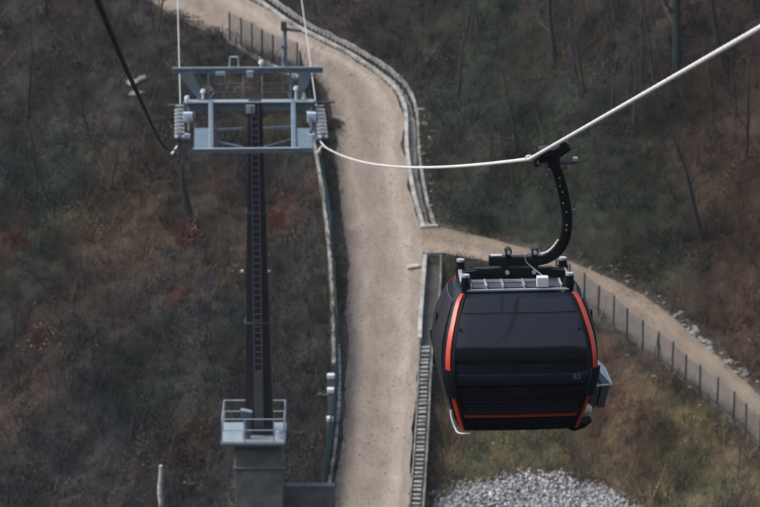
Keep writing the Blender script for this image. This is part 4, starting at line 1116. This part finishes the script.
bare_tree(704, 240, 5.2, .17, (-.30, .02), 5, 'dark slender leaning tree on the right hillside above the track', 'bark', .6)
bare_tree(574, 62, 7, .2, (-.10, 0), 6, 'slim mossy tree forking near the top middle right', 'bark_moss', .8)
bare_tree(556, 60, 6, .17, (-.12, 0), 16, 'thin leaning tree just left of the slim mossy one', 'bark_moss', .7)
bare_tree(640, 30, 7, .12, (.06, 0), 7, 'thin bare tree left of the thick mossy trunk', 'bark')
bare_tree(192, 228, 3.4, .33, (-.16, .0), 8, 'dark stump like leaning trunk left of the pylon column', 'bark', .35)
bare_tree(95, 150, 4.5, .07, (-.25, 0), 9, 'thin leaning sapling on the upper left hillside', 'bark', .6)
bare_tree(14, 338, 3.0, .06, (.08, 0), 10, 'thin upright sapling at the left edge', 'bark', .6)
bare_tree(28, 120, 5.5, .09, (.05, 0), 11, 'bare grey tree in the top left corner', 'bark', .8)
bare_tree(130, 440, 2.6, .045, (.1, 0), 12, 'small twiggy sapling above the pale post', 'twig', .7)
bare_tree(60, 470, 3.0, .05, (-.1, 0), 13, 'small twiggy sapling at the bottom left corner', 'twig', .8)
bare_tree(745, 160, 6, .10, (.05, 0), 14, 'bare tree at the right edge below the rope', 'bark', .7)
bare_tree(610, 120, 4.5, .07, (.1, 0), 15, 'twiggy sapling under the rope on the right hillside', 'twig', .8)
bare_tree(470, 50, 5, .08, (.06, 0), 17, 'thin bare tree above the bend of the channel', 'twig', .8)
bare_tree(737, 480, 2.4, .05, (.05, 0), 18, 'twiggy sapling in the bottom right corner below the fence', 'twig', .8)

for k in range(26):
    if k < 17: px, py = RNG.uniform(450, 755), RNG.uniform(5, 200)
    else: px, py = RNG.uniform(5, 170), RNG.uniform(20, 480)
    if py > (px-440)*.55+190: py *= .5
    t_ = bare_tree(px, py, random.uniform(2.5, 6), random.uniform(.04, .10), (random.uniform(-.2, .2), 0), 100+k, 'slender leafless sapling among the brush of the right hillside' if k < 17 else 'slender leafless sapling among the brush of the left hillside', random.choice(['bark', 'bark', 'twig', 'bark_moss']), .7)
    t_['group'] = 'saplings on the right hillside' if k < 17 else 'saplings on the left hillside'

# parts made of several separate pieces become one object per piece
SPLIT = {'roof_rail', 'gasket', 'anchor_bracket', 'rear_rail', 'mount_box', 'damper_clamp', 'bolt_head', 'marker_lamp', 'clamp_bolt', 'vent_window', 'side_window', 'door', 'catwalk_brace', 'rope_catcher_bar', 'walkway_side', 'yoke_bolt', 'roof_rib', 'sensor_box', 'rack_panel', 'catwalk_handrail', 'side_wall', 'rivet', 'bright_fitting', 'linkage_rod'}
for o in list(COL.objects):
    if o.type != 'MESH' or o.name.split('.')[0] not in SPLIT: continue
    me = o.data; par = list(range(len(me.vertices)))
    def find(i):
        while par[i] != i: par[i] = par[par[i]]; i = par[i]
        return i
    for e in me.edges:
        a, c = find(e.vertices[0]), find(e.vertices[1])
        if a != c: par[a] = c
    roots = sorted({find(i) for i in range(len(par))})
    if len(roots) < 2: continue
    base = o.name.split('.')[0]
    for k, r_i in enumerate(roots):
        bm = bmesh.new(); bm.from_mesh(me); bm.verts.ensure_lookup_table()
        bmesh.ops.delete(bm, geom=[v for v in bm.verts if find(v.index) != r_i], context='VERTS')
        m2 = bpy.data.meshes.new(base); bm.to_mesh(m2); bm.free()
        for mt_ in me.materials:
            if mt_.name not in m2.materials: m2.materials.append(mt_)
        n_ = bpy.data.objects.new(base, m2); COL.objects.link(n_); n_.parent = o.parent
    for ch in list(o.children): ch.parent = o.parent
    bpy.data.objects.remove(o)

# ------------------------------------------------------------------ haze
b = MB(); zmin = -700
hz = MB(); hz.box((0, 600, 260), (3600, 3800, 1500))
hm = bpy.data.materials.new('pale_haze'); hm.use_nodes = True; nt = hm.node_tree; nt.nodes.clear()
ou = nt.nodes.new('ShaderNodeOutputMaterial'); pv = nt.nodes.new('ShaderNodeVolumePrincipled')
pv.inputs['Color'].default_value = (.82, .90, 1.0, 1); pv.inputs['Density'].default_value = .00011; pv.inputs['Anisotropy'].default_value = .2
nt.links.new(pv.outputs['Volume'], ou.inputs['Volume'])
USE_HAZE = True
if USE_HAZE:
    ho = hz.build('haze', hm, None); tag(ho, kind='stuff')

# ------------------------------------------------------------------ light
w = bpy.data.worlds.new('World'); sc.world = w; w.use_nodes = True; nt = w.node_tree
bg = nt.nodes['Background']; sky = nt.nodes.new('ShaderNodeTexSky'); sky.sky_type = 'NISHITA'; sky.sun_disc = False
SE, SR = R(52), R(262)
sky.sun_elevation = SE; sky.sun_rotation = SR; sky.dust_density = 3.0; sky.air_density = 1.3
hs = nt.nodes.new('ShaderNodeHueSaturation'); hs.inputs['Saturation'].default_value = .75
nt.links.new(sky.outputs['Color'], hs.inputs['Color']); nt.links.new(hs.outputs['Color'], bg.inputs['Color']); bg.inputs['Strength'].default_value = .15
sd = bpy.data.lights.new('sun', 'SUN'); sd.energy = 1.5; sd.angle = R(28); sd.color = (1, .95, .88)
so = bpy.data.objects.new('sun', sd); COL.objects.link(so)
dirv = Vector((math.sin(SR)*math.cos(SE), math.cos(SR)*math.cos(SE), math.sin(SE)))
so.rotation_euler = (-dirv).to_track_quat('-Z', 'Y').to_euler()

cam = bpy.data.cameras.new('camera'); co = bpy.data.objects.new('camera', cam); COL.objects.link(co); sc.camera = co
co.location = (0, 0, CZ); co.rotation_euler = (R(90)-PITCH, 0, 0)
cam.sensor_width = 36; cam.lens = F*36/760; cam.clip_end = 6000; cam.clip_start = .5
cam.dof.use_dof = True; cam.dof.focus_distance = (gon.location-co.location).length - .6; cam.dof.aperture_fstop = 4.6
sc.view_settings.view_transform = 'Standard'; sc.view_settings.look = 'None'; sc.view_settings.gamma = 1; sc.view_settings.exposure = .80
sc.render.film_transparent = False
print('faces veg', TOT, 'terrain', nx*ny, 'GZ0', GZ0)
